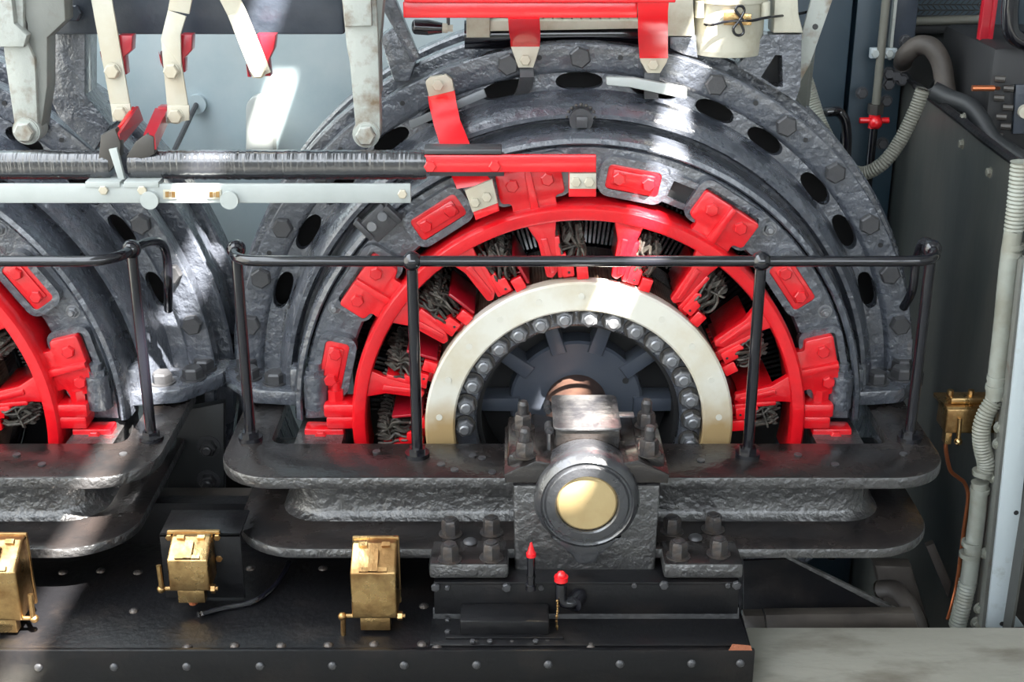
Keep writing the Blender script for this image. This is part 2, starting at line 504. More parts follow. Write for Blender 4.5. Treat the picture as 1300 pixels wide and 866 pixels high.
# empty window frame beside the right bracket and small dark windows
bm = N(); ring_frame(bm, .042, .034, .014, .004, -.196, -.17, .598)
link('window_frame', finish(bm, 'window_frame', 'cast_black'), GEN, None, (0, R(22.2), 0))
bm = N(); box(bm, -.029, .029, -.183, -.16, .577, .619)
link('window_core', finish(bm, 'window_core', 'dark'), GEN, None, (0, R(22.2), 0))
# slotted clip plate on the left of the ring
bm = N(); box(bm, -.036, .036, -.216, -.192, .640, .700, .003); box(bm, -.044, -.030, -.222, -.19, .655, .712, .003); box(bm, .030, .044, -.222, -.19, .640, .69, .003)
clip = link('slotted_clip', finish(bm, 'slotted_clip', 'bolt_grey'), GEN, None, (0, R(-43.2), 0))
cb2 = N(); cyl(cb2, (0, 0, 0), (0, -.008, 0), .011, 16); cb2 = finish(cb2, 'clip_screw', 'nut_steel')
for x in (-.016, .018):
    link('clip_screw', cb2, clip, Matrix.Rotation(R(-43.2), 3, 'Y') @ Vector((x, -.216, .678)))
# ring studs near the seam
st = hex_mesh('ring_stud', .013, .010, 'nut_steel', washer=1.3, stud=.010)
for t in (-64.5, 65.5, 43, -22):
    link('ring_stud', st, pring, pol(t, .636, -.180), (0, R(t), 0))
# big hexagonal end sockets beside the foot
bm = N(); cyl(bm, (0, 0, -.055), (0, 0, .028), .030, 18, .028); cyl(bm, (0, 0, .028), (0, 0, .042), .024, 6); cyl(bm, (0, 0, .042), (0, 0, .058), .016, 12)
sock = finish(bm, 'foot_stud', 'cast_black')
for s in (-1, 1):
    link('foot_stud', sock, GEN, (s*.625, -.205, .085))
# --- brush rocker ring
prof = [(.532,-.254),(.537,-.248),(.539,-.238),(.540,-.225),(.538,-.120),(.508,-.120),(.504,-.225),(.503,-.240),(.507,-.252),(.512,-.254)]
bm = N(); lathe(bm, prof, 128, R(-100), R(100))
bring = obj('brush_ring', bm, 'red', GEN)
bm = N()
pts = rounded([(-.052,.520),(.052,.520),(.050,.556),(.074,.560),(.074,.628),(-.074,.628),(-.074,.560),(-.050,.556)], [0,0,.008,.010,.008,.008,.010,.008], 4)
prism_y(bm, pts, -.222, -.188, .004)
prism_y(bm, [(-.010,.535),(.010,.535),(.007,.628),(-.007,.628)], -.236, -.205, .004)
brk = finish(bm, 'ring_bracket', 'red')
bm = N(); ring_frame(bm, .090, .052, .016, .026, -.204, -.178, .600)
brf = finish(bm, 'bracket_frame', 'cast_black')
for t in BRKS:
    link('bracket_frame', brf, GEN, None, (0, R(t), 0))
    link('ring_bracket', brk, bring, None, (0, R(t), 0))
    for x in (-.040, .040):
        link('bracket_bolt', pbolt, bring, Matrix.Rotation(R(t), 3, 'Y') @ Vector((x, -.222, .598)), (0, R(t+random.uniform(0, 50)), 0))
# split joint lugs at both sides
for s in (-1, 1):
    bm = N()
    box(bm, s*.53, s*.605, -.245, -.175, .018, .052, .006) if s > 0 else box(bm, -.605, -.53, -.245, -.175, .018, .052, .006)
    a, b_ = sorted((s*.53, s*.60))
    box(bm, a, b_, -.245, -.175, -.012, .020, .006)
    cyl(bm, (s*.578, -.21, .05), (s*.578, -.21, .078), .020, 6); cyl(bm, (s*.578, -.21, .078), (s*.578, -.21, .098), .012, 12)
    cyl(bm, (s*.575, -.21, -.012), (s*.575, -.21, -.05), .013, 12)
    a, b_ = sorted((s*.545, s*.66))
    obj('split_lug', bm, 'red', bring)
    bm = N(); a, b_ = sorted((s*.56, s*.655)); box(bm, a, b_, -.240, -.19, -.052, -.014, .006)
    pd = obj('lower_pad', bm, 'red', GEN)
    link('pad_bolt', pbolt, pd, (s*.615, -.240, -.032))
# --- brush arms (built at the top, turned round the ring)
bm = N()
prism_y(bm, rounded([(-.080,.514),(-.004,.514),(-.010,.478),(-.013,.388),(-.026,.372),(-.040,.376),(-.052,.46)], [0,0,.012,.008,.006,.006,.02], 4), -.246, -.222, .004)
prism_y(bm, rounded([(-.046,.47),(-.030,.47),(-.018,.39),(-.030,.384)], .003, 2), -.250, -.06, .003)
box(bm, -.014, -.002, -.246, -.07, .372, .470, .003)
armm = finish(bm, 'brush_arm', 'red')
bm = N()
prism_y(bm, rounded([(-.004,.374),(.024,.374),(.024,.408),(.008,.412),(.010,.432),(-.006,.424)], .003, 2), -.250, -.226, .002)
for q in range(5):
    y = -.222 + q*.034
    box(bm, -.003, .023, y, y+.026, .362, .404, .003)
hol1 = finish(bm, 'brush_holder', 'red_smooth')
bm = N()
box(bm, .029, .056, -.246, -.224, .362, .394, .003)
for q in range(5):
    y = -.220 + q*.034
    box(bm, .030, .054, y, y+.026, .358, .388, .003)
hol2 = finish(bm, 'brush_box', 'red_smooth')
bm = N(); box(bm, .058, .066, -.236, -.06, .366, .440, .003)
hol3 = finish(bm, 'barrier_strip', 'red_dark')
holed = N(); cyl(holed, (0, 0, 0), (0, -.001, 0), .003, 10); holed = finish(holed, 'pin_hole', 'dark')
def pigs(seed):
    rnd = random.Random(seed)
    bm = N()
    for q in range(9):
        y = -.238 + q*.0215
        for c in range(4):
            x0 = -.002 + c*.015 + rnd.uniform(-.003, .003)
            pts = [(x0, y, .398), (x0+rnd.uniform(-.004,.008), y-.010+rnd.uniform(-.006,.004), .415), (x0+rnd.uniform(0,.012), y-.004, .437),
                   (x0+rnd.uniform(-.008,.006), y+rnd.uniform(-.016,.008), .452), (x0-.004, y+.008, .470+rnd.uniform(-.006,.016))]
            tube(bm, spline(pts, 3), .0036, 5)
        # spring finger
        z = .436 + rnd.uniform(-.006, .006)
        pts = [(.000, y-.006), (.052, y-.012), (.056, y-.004), (.004, y+.004)]
        prism(bm, pts, lambda p: (p[0], p[1], z + p[0]*.25), lambda p: (p[0], p[1], z+.004 + p[0]*.25))
        # flared spring ends
        for c in range(2):
            x0 = .006 + c*.026
            prism(bm, [(x0, .455), (x0+.016, .478+rnd.uniform(-.008,.006)), (x0+.020, .466), (x0+.008, .448)],
                  lambda p: (p[0], y, p[1]), lambda p: (p[0], y+.005, p[1]))
    return finish(bm, 'pigtail', 'pigtail')
PG = [pigs(i) for i in range(3)]
for i, t in enumerate((-90, -67.5, -45, -22.5, 0, 22.5, 45, 67.5, 90)):
    a = link('brush_arm', armm, GEN, None, (0, R(t-6), 0))
    rot = (0, R(t-6), 0)
    link('brush_holder', hol1, a, None, rot)
    link('brush_box', hol2, a, None, rot)
    if t < 0: link('barrier_strip', hol3, a, None, rot)
    link('pin_hole', holed, a, Matrix.Rotation(R(t-6), 3, 'Y') @ Vector((.012, -.250, .384)), rot)
    pg = link('pigtail', PG[i % 3], a, None, rot); pg['kind'] = 'stuff'
# --- commutator with bars
NB = 300
bm = N()
ringA = []
for k_ in range(NB*3):
    t = 2*PI*k_/(NB*3); rr = .3565 if k_ % 3 else .3525
    ringA.append([bm.verts.new((rr*math.sin(t), y, rr*math.cos(t))) for y in (-.235, .0)])
n_ = len(ringA)
for k_ in range(n_):
    bm.faces.new((ringA[k_][0], ringA[(k_+1) % n_][0], ringA[(k_+1) % n_][1], ringA[k_][1]))
obj('commutator', bm, 'comm_copper', GEN, smooth=0)
# risers and end windings behind the commutator: dark glossy bars
bm = N()
NW = 240
for k_ in range(NW):
    th = 360*k_/NW
    if 100 < th < 260: continue
    M = Matrix.Rotation(R(th), 3, 'Y')
    prev = None
    for (y, z, hw, hh) in ((-.030, .360, .0042, .005), (.0, .44, .0052, .006), (.05, .56, .0066, .007)):
        cur = [bm.verts.new(M @ Vector(v)) for v in ((-hw, y+.004, z-.002), (-hw*.6, y-hh*.7, z), (hw*.6, y-hh*.7, z), (hw, y+.004, z-.002))]
        if prev:
            for j in range(3): bm.faces.new((prev[j], prev[j+1], cur[j+1], cur[j]))
        prev = cur
wd = obj('end_winding', bm, 'dark_gloss', GEN, smooth=0); wd['kind'] = 'stuff'
bm = N(); lathe(bm, [(.35,-.012),(.35,.05),(.57,.07),(.57,.055),(.44,.014)], 96)
obj('winding_support', bm, 'dark', GEN)
bm = N(); lathe(bm, [(.384,-.050),(.388,-.044),(.388,-.030),(.357,-.030),(.357,-.050)], 96)
obj('riser_band', bm, 'gloss_black', GEN)
# --- white clamp ring
prof = [(.364,-.252),(.364,-.2600),(.359,-.2645),(.298,-.2645),(.2935,-.260),(.2935,-.225),(.364,-.225)]
bm = N(); lathe(bm, prof, 128)
cring = obj('clamp_ring', bm, 'ring_white', GEN); cring['label'] = 'off-white painted flat clamp ring'
bm = N(); cyl(bm, (0, 0, 0), (0, -.002, 0), .0075, 14); sm = finish(bm, 'ring_screw', 'ring_plain')
for t in range(-85, 95, 17):
    link('ring_screw', sm, cring, pol(t, .331, -.2645))
# --- inner stud ring with nuts, spider, hub, shaft
bm = N(); lathe(bm, [(.2935,-.226),(.2935,-.20),(.247,-.19),(.243,-.196),(.243,-.220),(.249,-.226)], 128)
stud = obj('stud_ring', bm, 'cast_black', GEN)
nm = hex_mesh('clamp_nut', .0225, .020, 'nut_steel', stud=.010)
wm = N(); cyl(wm, (0, 0, 0), (0, -.006, 0), .0262, 22); wm = finish(wm, 'nut_washer', 'washer_dark')
for k_ in range(30):
    t = 4.2 + 12*k_
    if 102 < t % 360 < 258: continue
    link('clamp_nut', nm, stud, pol(t, .271, -.232), (0, R(random.uniform(0, 60)), 0))
    link('nut_washer', wm, stud, pol(t, .271, -.226))
bm = N(); lathe(bm, [(.243,-.196),(.25,-.10),(.34,-.06),(.34,-.02),(.235,-.02),(.232,-.196)], 96)
obj('commutator_shell', bm, 'dark', GEN)
for t in (-90, -54, -18, 18, 54, 90):
    bm = N(); prism_y(bm, [(-.019,.14),(.019,.14),(.017,.25),(-.017,.25)], -.130, -.055, .006)
    link('spider_arm', finish(bm, 'spider_arm', 'hub_slate'), GEN, None, (0, R(t), 0))
bm = N(); lathe(bm, [(.06,-.06),(.06,-.116),(.158,-.120),(.164,-.114),(.166,-.06)], 96)
hub = obj('hub_disc', bm, 'hub_slate', GEN)
dh = N(); cyl(dh, (0, 0, 0), (0, -.002, 0), .008, 14); dh = finish(dh, 'hub_hole', 'dark')
link('hub_hole', dh, hub, pol(63, .135, -.119))
bm = N(); lathe(bm, [(.24,-.05),(.24,-.045),(.05,-.045),(.05,-.05)], 64); obj('web_disc', bm, 'dark', GEN)
bm = N(); lathe(bm, [(.076,-.42),(.076,.0),(.001,.0),(.001,-.42)], 48)
obj('shaft', bm, 'rust_shaft', GEN)
# --- frame feet on the bed
for s in (-1, 1):
    pts = [(s*.665,-.15),(s*.80,-.13),(s*.885,-.02),(s*.89,.08),(s*.665,.08)]
    bm = N(); prism_z(bm, rounded(pts, [.01,.06,.05,.02,.01], 5), .004, .042, .006)
    ft = obj('frame_foot', bm, 'cast_black', GEN)
    bm = N(); box(bm, min(s*.665, s*.70), max(s*.665, s*.70), -.14, .05, .03, .10, .01)
    obj('foot_rib', bm, 'cast_black', ft)
    for (x, y) in ((.745,-.085),(.815,-.055),(.83,.0)):
        link('foot_bolt', hex_mesh('foot_bolt', .026, .026, 'bolt_grey', washer=1.25), ft, (s*x, y, .042), UP)

# ================================================================== BEDPLATE
BED = thing('bedplate', 'black cast bedplate with rounded flanges under the central generator', 'bedplate', (0, 0, -.36), 'bedplates')
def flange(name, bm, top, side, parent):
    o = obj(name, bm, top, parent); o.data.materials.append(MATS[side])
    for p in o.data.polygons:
        if abs(p.normal.z) < .8: p.material_index = 1  # sides lighter than the tops: front light put into the colour
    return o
def u_shape(xo, yf, yi, xi, yb, ro, ri):
    pts = [(-xo,yb),(-xo,yf),(xo,yf),(xo,yb),(xi,yb),(xi,yi),(-xi,yi),(-xi,yb)]
    return rounded(pts, [.02,ro,ro,.02,0,ri,ri,0], 10)
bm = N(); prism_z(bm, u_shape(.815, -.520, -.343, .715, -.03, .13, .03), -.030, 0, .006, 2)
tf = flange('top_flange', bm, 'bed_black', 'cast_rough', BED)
bm = N()
loops = []
for (z, d) in ((-.028, .006), (-.060, 0), (-.108, .001), (-.120, .006), (-.128, .013), (-.134, .022)):
    loops.append([bm.verts.new((p[0], p[1], z)) for p in u_shape(.665+d, -.458-d, -.36, .56, -.03, .09, .03)])
n_ = len(loops[0])
for A, B in zip(loops, loops[1:]):
    for q in range(n_): bm.faces.new((A[q], A[(q+1) % n_], B[(q+1) % n_], B[q]))
bm.faces.new(loops[0]); bm.faces.new(loops[-1][::-1])
wb = obj('web', bm, 'cast_rough', BED)
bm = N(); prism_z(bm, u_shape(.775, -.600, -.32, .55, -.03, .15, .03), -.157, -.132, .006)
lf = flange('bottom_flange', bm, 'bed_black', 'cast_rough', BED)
for s in (-1, 1):
    a, b_ = sorted((s*.165, s*.335))
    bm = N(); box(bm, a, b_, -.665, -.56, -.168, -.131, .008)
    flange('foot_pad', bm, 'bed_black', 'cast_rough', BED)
    a, b_ = sorted((s*.16, s*.32))
# fillet between web and lower flange
# hold-down nuts
an = hex_mesh('anchor_nut', .0200, .034, 'nut_dark', washer=1.3, stud=.004)
for px, py in ((572,678),(624,676),(571,710),(624,708),(853,675),(905,672),(861,706),(912,703)):
    p = UZ(px, py, -.131)
    link('anchor_nut', an, BED, p, (-PI/2, 0, R(random.uniform(0, 60))))
bm = N(); ball(bm, (0, 0, 0), .016, 14, 8, (1, 1, .5)); dm = finish(bm, 'dowel', 'bolt_grey')
for px, py in ((597,688),(883,683)):
    link('dowel', dm, BED, UZ(px, py, -.130))
bm = N(); cyl(bm, (0, 0, 0), (0, 0, .003), .009, 14); scr = finish(bm, 'flange_screw', 'bolt_grey')
for px, py in ((478,574),(600,579),(612,582),(625,600),(577,597),(890,585),(1013,578),(1147,577),(560,590),(1060,590)):
    link('flange_screw', scr, tf, UZ(px, py, 0))

# ================================================================== LEFT MACHINE = copies
DX = -1.77
LG = copy_tree(GEN, (DX, 0, 0))
LG['label'] = 'black generator cut off by the left edge, only its right side in view'
LB = copy_tree(BED, (DX, 0, -.36))
LB['label'] = 'black cast bedplate under the generator at the left edge'
bpy.context.view_layer.update()
def in_view(o):
    if o.type != 'MESH': return True
    c = o.matrix_world @ (sum((Vector(v) for v in o.bound_box), Vector()) / 8)
    mx = max((o.matrix_world @ Vector(v)).x for v in o.bound_box)
    return mx > -2.0
drop(LG, in_view); drop(LB, in_view)

# ================================================================== BEARING
BR = thing('bearing_pedestal', 'black bearing pedestal with brass shaft end in front of the generator', 'bearing', (0, -.5, -.2))
bm = N()
prism_y(bm, rounded([(-.152,-.195),(.152,-.195),(.156,.03),(-.156,.03)], [.012,.012,0,0], 4), -.615, -.36, .008)
obj('pedestal_body', bm, 'cast_rough', BR)
bm = N()
prof2 = [(-.170,.034),(.170,.034),(.170,.052),(.118,.078)]
arc = [(.104*math.cos(R(a)), .104*math.sin(R(a))) for a in range(50, 131, 8)]
prism_y(bm, [(-.172,.034),(.172,.034),(.174,.055)] + [(.108,.088)] + arc + [(-.108,.088),(-.174,.055)], -.615, -.37, .006)
cap = obj('bearing_cap', bm, 'bearing_brown', BR)
# lug pads under the nuts
for s in (-1, 1):
    a, b_ = sorted((s*.105, s*.168))
    bm = N(); box(bm, a, b_, -.585, -.38, .05, .088, .01); obj('cap_lug', bm, 'bearing_brown', BR)
# collar and brass end
bm = N(); lathe(bm, [(.108,-.55),(.112,-.59),(.112,-.622),(.107,-.636),(.098,-.644),(.094,-.640),(.090,-.640),(.086,-.646),(.068,-.648),(.065,-.644),(.065,-.55)], 72)
prism_y(bm, rounded([(-.075,-.085),(.075,-.085),(.030,-.128),(.018,-.150),(-.018,-.150),(-.030,-.128)], [0,0,.03,.012,.012,.03], 6), -.636, -.60, .006)
obj('end_collar', bm, 'collar_black', BR)
bm = N(); lathe(bm, [(.0005,-.640),(.060,-.640),(.064,-.637),(.064,-.60),(.0005,-.60)], 64)
e = obj('shaft_end', bm, 'brass_disc', BR); e['label'] = 'pale brass disc of the shaft end'
# oil box with hinged lid
bm = N(); box(bm, -.066, .074, -.548, -.38, .080, .129, .006); obj('oil_box', bm, 'bearing_brown', BR)
bm = N()
prism_z(bm, rounded([(-.070,-.555),(.076,-.555),(.076,-.375),(-.070,-.375)], .014, 4), .129, .135, .002)
box(bm, .074, .108, -.492, -.466, .130, .135, .002)
lid = obj('oil_lid', bm, 'silver_lid', BR)
for y in (-.53, -.42):
    bm = N(); cyl(bm, (-.078, y-.012, .118), (-.078, y, .118), .006, 10); cyl(bm, (-.078, y, .118), (-.078, y+.03, .118), .010, 12)
    obj('lid_hinge', bm, 'bolt_grey', lid)
bm = N(); cyl(bm, (-.080, -.545, .118), (-.078, -.548, .080), .004, 8); obj('hinge_pin', bm, 'bolt_grey', lid)
cn = hex_mesh('cap_nut', .0205, .032, 'nut_dark', washer=1.25, stud=.030)
for px, py in ((666,578),(664,543),(820,541),(824,576)):
    link('cap_nut', cn, BR, UZ(px, py, .087), (-PI/2, 0, R(random.uniform(0, 60))))

# ================================================================== GUARD RAIL
def rail_set(dx, posts, path, tail, label):
    t = thing('guard_rail', label, 'railing', (dx, -.4, 0), 'guard rails on the bedplates')
    for (x, y) in posts:
        bm = N(); cyl(bm, (dx+x, y, .006), (dx+x, y, .455), .0125, 16); po = obj('post', bm, 'gloss_black', t)
        bm = N(); cyl(bm, (dx+x, y, 0), (dx+x, y, .010), .028, 20); cyl(bm, (dx+x, y, .010), (dx+x, y, .022), .020, 6)
        obj('post_collar', bm, 'gloss_black', po)
        bm = N(); ball(bm, (dx+x, y, .462), .0215, 20, 14); obj('ball_joint', bm, 'gloss_black', po)
    bm = N(); tube(bm, [(dx+p[0], p[1], p[2]) for p in path], .0118, 14); obj('top_rail', bm, 'gloss_black', t)
    for tl in tail:
        bm = N(); tube(bm, spline([(dx+p[0], p[1], p[2]) for p in tl], 8), .0105, 12); obj('rail_return', bm, 'gloss_black', t)
    return t
def bend(pts): return spline(pts, 8)
zr = .462
path = bend([(-.765,-.325,zr),(-.757,-.375,zr),(-.728,-.405,zr),(-.68,-.412,zr),(-.60,-.412,zr)]) + [(-.38,-.412,zr),(.37,-.412,zr)] + bend([(.60,-.412,zr),(.68,-.412,zr),(.728,-.405,zr),(.757,-.375,zr),(.765,-.325,zr)])
tails = [[(s*.765,-.325,.462),(s*.772,-.27,.462),(s*.775,-.22,.44),(s*.775,-.195,.39),(s*.775,-.19,.32),(s*.775,-.14,.26)] for s in (1,)]
rail_set(0, [(-.765,-.325),(-.372,-.412),(.375,-.412),(.765,-.325)], path, tails, 'glossy black tubular guard rail around the central generator')
rail_set(DX, [(.775,-.325)], bend([(.30,-.412,zr),(.60,-.412,zr),(.69,-.412,zr),(.735,-.402,zr),(.765,-.370,zr),(.775,-.325,zr)]),
         [[(.775,-.325,.462),(.800,-.27,.462),(.815,-.22,.44),(.815,-.19,.39),(.808,-.18,.32),(.79,-.13,.25)]], 'glossy black tubular guard rail at the left edge of the picture')

# ================================================================== BASE GIRDER AND CASING
BG = thing('base_girder', 'long low black riveted steel base along the bottom of the picture', 'girder', (-.6, -.78, FZ))
bm = N(); box(bm, -2.2, .342, -.778, -.30, -.30, -.268, .003); tp = obj('top_plate', bm, 'plate_black', BG)
bm = N(); box(bm, -2.2, .346, -.788, -.776, FZ+.002, -.264, .002); fp = obj('front_plate', bm, 'plate_black', BG)
bm = N(); box(bm, .30, .342, -.776, -.62, FZ+.002, -.30); obj('end_plate', bm, 'plate_black', BG)
bm = N(); ball(bm, (0, 0, 0), .0095, 12, 8, (1, .6, 1)); rv = finish(bm, 'rivet', 'bolt_grey')
for px in (49, 145, 237, 330, 422, 513, 605, 696, 787, 878, 940):
    p = U(px, 848 - (px/1300)*8, -.789); link('rivet', rv, fp, p)
bm = N(); ball(bm, (0, 0, 0), .011, 12, 8, (1, 1, .6)); rv2 = finish(bm, 'top_bolt', 'nut_dark')
for px, py in ((238,822),(298,820),(357,820),(417,819),(475,818),(536,818),(170,776),(128,725),(80,727),(175,727),(318,722),(538,770),(410,722),(555,822),(650,817),(605,817),(695,816),(750,820)):
    p = UZ(px, py, -.268); link('top_bolt', rv2, tp, p)
# dark backing under the beds
bm = N(); box(bm, -2.2, .40, -.34, -.30, -1.1, -.16); obj('rear_plate', bm, 'plate_black', BG)

CS = thing('casing', 'black sheet steel casing below the bearing pedestal', 'casing', (0, -.66, -.268))
bm = N(); box(bm, -.325, .328, -.668, -.655, -.268, -.178, .002); box(bm, -.325, .328, -.668, -.50, -.182, -.174, .002)
fpp = obj('front_sheet', bm, 'plate_black', CS)
bm = N(); box(bm, -.330, .335, -.770, -.660, -.268, -.262, .002); obj('toe_sheet', bm, 'plate_black', CS)
bm = N(); prism_x(bm, [(-.660,-.262),(-.672,-.262),(-.665,-.245),(-.662,-.24)], -.328, .331); obj('toe_fillet', bm, 'plate_black', CS)
bs = hex_mesh('casing_bolt', .010, .008, 'bolt_grey'); ss = hex_mesh('casing_screw', .006, .005, 'bolt_grey')
for px, py in ((553,745),(643,745),(843,742),(935,742)): link('casing_bolt', bs, fpp, U(px, py, -.668), (0, R(random.uniform(0, 60)), 0))
for px, py in ((568,746),(687,746),(805,743),(924,743)): link('casing_screw', ss, fpp, U(px, py, -.668), (0, R(random.uniform(0, 60)), 0))
bm = N(); px_plate(bm, [(930,818),(953,820),(955,826),(925,826)], -.7895, .001, 0); obj('rust_patch', bm, 'rust_patch', CS)

CC = thing('cable_cover', 'small black box cover standing on the casing step', 'cover', (-.17, -.72, -.262))
a = UZ(584, 808, -.262); b_ = UZ(697, 808, -.262)
bm = N(); box(bm, a.x, b_.x, a.y, -.668, -.262, -.225, .004); obj('cover_box', bm, 'plate_black', CC)
bm = N(); box(bm, a.x-.03, b_.x+.03, a.y-.012, a.y+.004, -.262, -.257, .001); obj('cover_foot', bm, 'plate_black', CC)
for px, py in ((568,788),(568,803)): link('cover_screw', ss, CC, UZ(px, py, -.258), UP)
for px in (600, 622, 680): link('cover_screw', ss, CC, UZ(px, 815, -.257), UP)

# oil pipes with red tips
P1 = thing('oil_pipe', 'straight black oil pipe with pointed red tip against the bearing', 'pipe', (-.105, -.68, -.2), 'oil pipes')
c = U(674, 748, -.685)
bm = N(); cyl(bm, (c.x, -.685, c.z), (c.x, -.685, c.z+.082), .0090, 14); cyl(bm, (c.x, -.685, c.z), (c.x, -.685, c.z+.012), .012, 14); cyl(bm, (c.x, -.685, c.z+.030), (c.x, -.685, c.z+.034), .0105, 14)
obj('tube', bm, 'gloss_black', P1)
bm = N(); cyl(bm, (c.x, -.685, c.z+.080), (c.x, -.685, c.z+.088), .0105, 14); cyl(bm, (c.x, -.685, c.z+.088), (c.x, -.685, c.z+.112), .009, 14, .002)
obj('tip', bm, 'red_smooth', P1)['label'] = 'bright red pointed tip'
P2 = thing('oil_pipe', 'bent black oil pipe elbow with round red cap and chain', 'pipe', (-.045, -.69, -.22), 'oil pipes')
c = U(712, 765, -.70)
bm = N(); tube(bm, spline([(c.x, -.70, c.z+.055), (c.x, -.70, c.z+.02), (c.x+.004, -.70, c.z+.003), (c.x+.02, -.698, c.z-.004), (c.x+.034, -.69, c.z-.002)], 5), .0125, 14)
cyl(bm, (c.x+.026, -.70, c.z-.004), (c.x+.040, -.67, c.z-.002), .019, 16)
obj('elbow', bm, 'gloss_black', P2)
bm = N(); cyl(bm, (c.x, -.70, c.z+.054), (c.x, -.70, c.z+.064), .0150, 16); ball(bm, (c.x, -.70, c.z+.066), .0105, 14, 8)
obj('cap', bm, 'red_smooth', P2)['label'] = 'bright red round cap'
bm = N()
for q in range(14):
    z0 = c.z+.012-q*.0062
    ball(bm, (c.x-.008+math.sin(q*.6)*.0012, -.714, z0), .0032, 6, 5, (.7 if q % 2 else 1.1, 1, 1.2))
obj('chain', bm, 'brass', P2)

# ================================================================== BRASS BOXES
def brass_box(loc, label, h=.125, wd=.088, dp=.085, bracket=0, lever='left', flare=False, tall=False):
    """front-bottom centre at loc"""
    x, y, z = loc
    t = thing('junction_box', label, 'junction box', loc, 'brass junction boxes')
    bm = N()
    fl = .014 if flare else .002
    box(bm, x-wd/2-fl, x+wd/2+fl, y+dp-.004, y+dp+.006, z-.01, z+h+.004, .004)
    obj('back_plate', bm, 'brass', t)
    bm = N()
    # body: front face lower than the back, sloped roof
    prism_x(bm, rounded([(y,z),(y+dp,z),(y+dp,z+h),(y+dp*.72,z+h),(y,z+h*.74)], [.006,.002,.002,.006,.008], 4), x-wd/2, x+wd/2, .006, 3)
    obj('body', bm, 'brass', t)
    bm = N()
    s = Vector((0, dp*.72, h*.26)); n = Vector((0, -h*.26, dp*.72)).normalized()
    for (u0, u1, f0, f1, th) in ((-.30,.30,.02,.16,.006), (-.10,.10,.02,.75,.008), (-.34,-.16,.86,1.0,.006), (.16,.34,.86,1.0,.006)):
        A = Vector((x, y, z+h*.74))
        vs = []
        for f in (f0, f1):
            for u in (u0, u1):
                vs.append(A + s*f + Vector((u*wd, 0, 0)))
        q = [vs[0], vs[1], vs[3], vs[2]]
        lo = [bm.verts.new(v) for v in q]; hi = [bm.verts.new(v + n*th) for v in q]
        bm.faces.new(hi); bm.faces.new(lo[::-1])
        for j in range(4): bm.faces.new((lo[j], lo[(j+1) % 4], hi[(j+1) % 4], hi[j]))
    obj('hinge', bm, 'brass', t)
    bm = N()
    box(bm, x-wd*.33, x+wd*.33, y+.006, y+.030, z-.032, z+.004, .002)
    obj('gland', bm, 'brass', t)
    bm = N()
    sx = -1 if lever == 'left' else 1
    cyl(bm, (x-wd*.72, y+.010, z+.002), (x+wd*.66, y+.010, z+.002), .005, 10)
    ball(bm, (x+sx*wd*.72, y+.008, z+.002), .0095, 12, 8)
    dz = -.058 if tall else .062
    cyl(bm, (x+sx*wd*.70, y+.006, z+.002), (x+sx*wd*.72, y+.006, z+dz), .0055, 10)
    cyl(bm, (x-sx*wd*.60, y+.010, z+.002), (x-sx*wd*.50, y+.010, z+.002), .010, 6)
    obj('lever', bm, 'brass', t)
    bs_ = hex_mesh('box_screw', .008, .006, 'brass', washer=1.3)
    for u in ((-1, 1) if flare else ()):
        for zz in (z+h*.90, z+h*.40):
            link('box_screw', bs_, t, (x+u*(wd/2+.008), y+dp-.004, zz), None)
    return t
p = UZ(240, 790, -.268)
t1 = brass_box((p.x+.003, p.y+.02, -.205), 'brass box on a black angle bracket between the two bedplates', .105, .088, .075, flare=True)
pc = U(252, 672, p.y+.09)
bm = N(); box(bm, p.x-.070, p.x+.105, p.y+.088, p.y+.200, pc.z-.018, pc.z-.012, .001); box(bm, p.x-.070, p.x+.105, p.y+.088, p.y+.094, -.262, pc.z-.012, .001)
obj('angle_bracket', bm, 'plate_black', t1)
bm = N(); cyl(bm, (p.x+.003, p.y+.038, -.245), (p.x+.003, p.y+.038, -.236), .010, 10); obj('gland_nut', bm, 'copper', t1)
p = UZ(476, 812, -.268)
brass_box((p.x, p.y+.012, -.226), 'brass box standing alone on the base left of the casing', .150, .096, .080, tall=True)
p = UZ(2, 815, -.268)
brass_box((p.x-.004, p.y+.012, -.226), 'brass box cut off by the left edge of the picture', .160, .100, .085, lever='right')
# cable from the first box
p = UZ(252, 782, -.268)
pts = [UZ(252,781,-.255), UZ(285,772,-.262), UZ(320,765,-.260), UZ(345,748,-.255), UZ(360,728,-.25), UZ(367,714,-.245)]
bm = N(); tube(bm, spline(pts, 8), .0065, 10)
tag(obj('cable', bm, 'gloss_black'), 'thin glossy black cable curving from the brass box to the bedplate', 'cable')

# ================================================================== BUSBARS
YB = -.33
def bar_h(name, x0, x1, y0, z0, ztop, th, m, parent=None):
    bm = N(); box(bm, x0, x1, y0, y0+th, z0, ztop, .003); return obj(name, bm, m, parent)
a = U(162, 212, YB); b_ = U(541, 211, YB)
WB = thing('wrapped_busbar', 'black tape wrapped busbar with red end bar crossing in front of the generator', 'busbar', (a.x, YB, a.z), 'wrapped busbars')
def wrapped(bm, x0, x1, zc, y, hw, hh):
    pr = rounded([(-hw,-hh),(hw,-hh),(hw,hh),(-hw,hh)], .022, 5)
    n = int((x1-x0)/.006); prev = None
    for i in range(n+1):
        s = 1 + random.uniform(-.03, .03) if 0 < i < n else .93
        ring = [bm.verts.new((x0+(x1-x0)*i/n + random.uniform(-.0006,.0006), y+p[0]*s, zc+p[1]*s)) for p in pr]
        if prev:
            for q in range(len(pr)): bm.faces.new((prev[q], prev[(q+1) % len(pr)], ring[(q+1) % len(pr)], ring[q]))
        else: bm.faces.new(ring[::-1])
        prev = ring
    bm.faces.new(prev)
bm = N(); wrapped(bm, a.x, b_.x, a.z, YB+.02, .026, .031); obj('wrapping', bm, 'tape_black', WB)
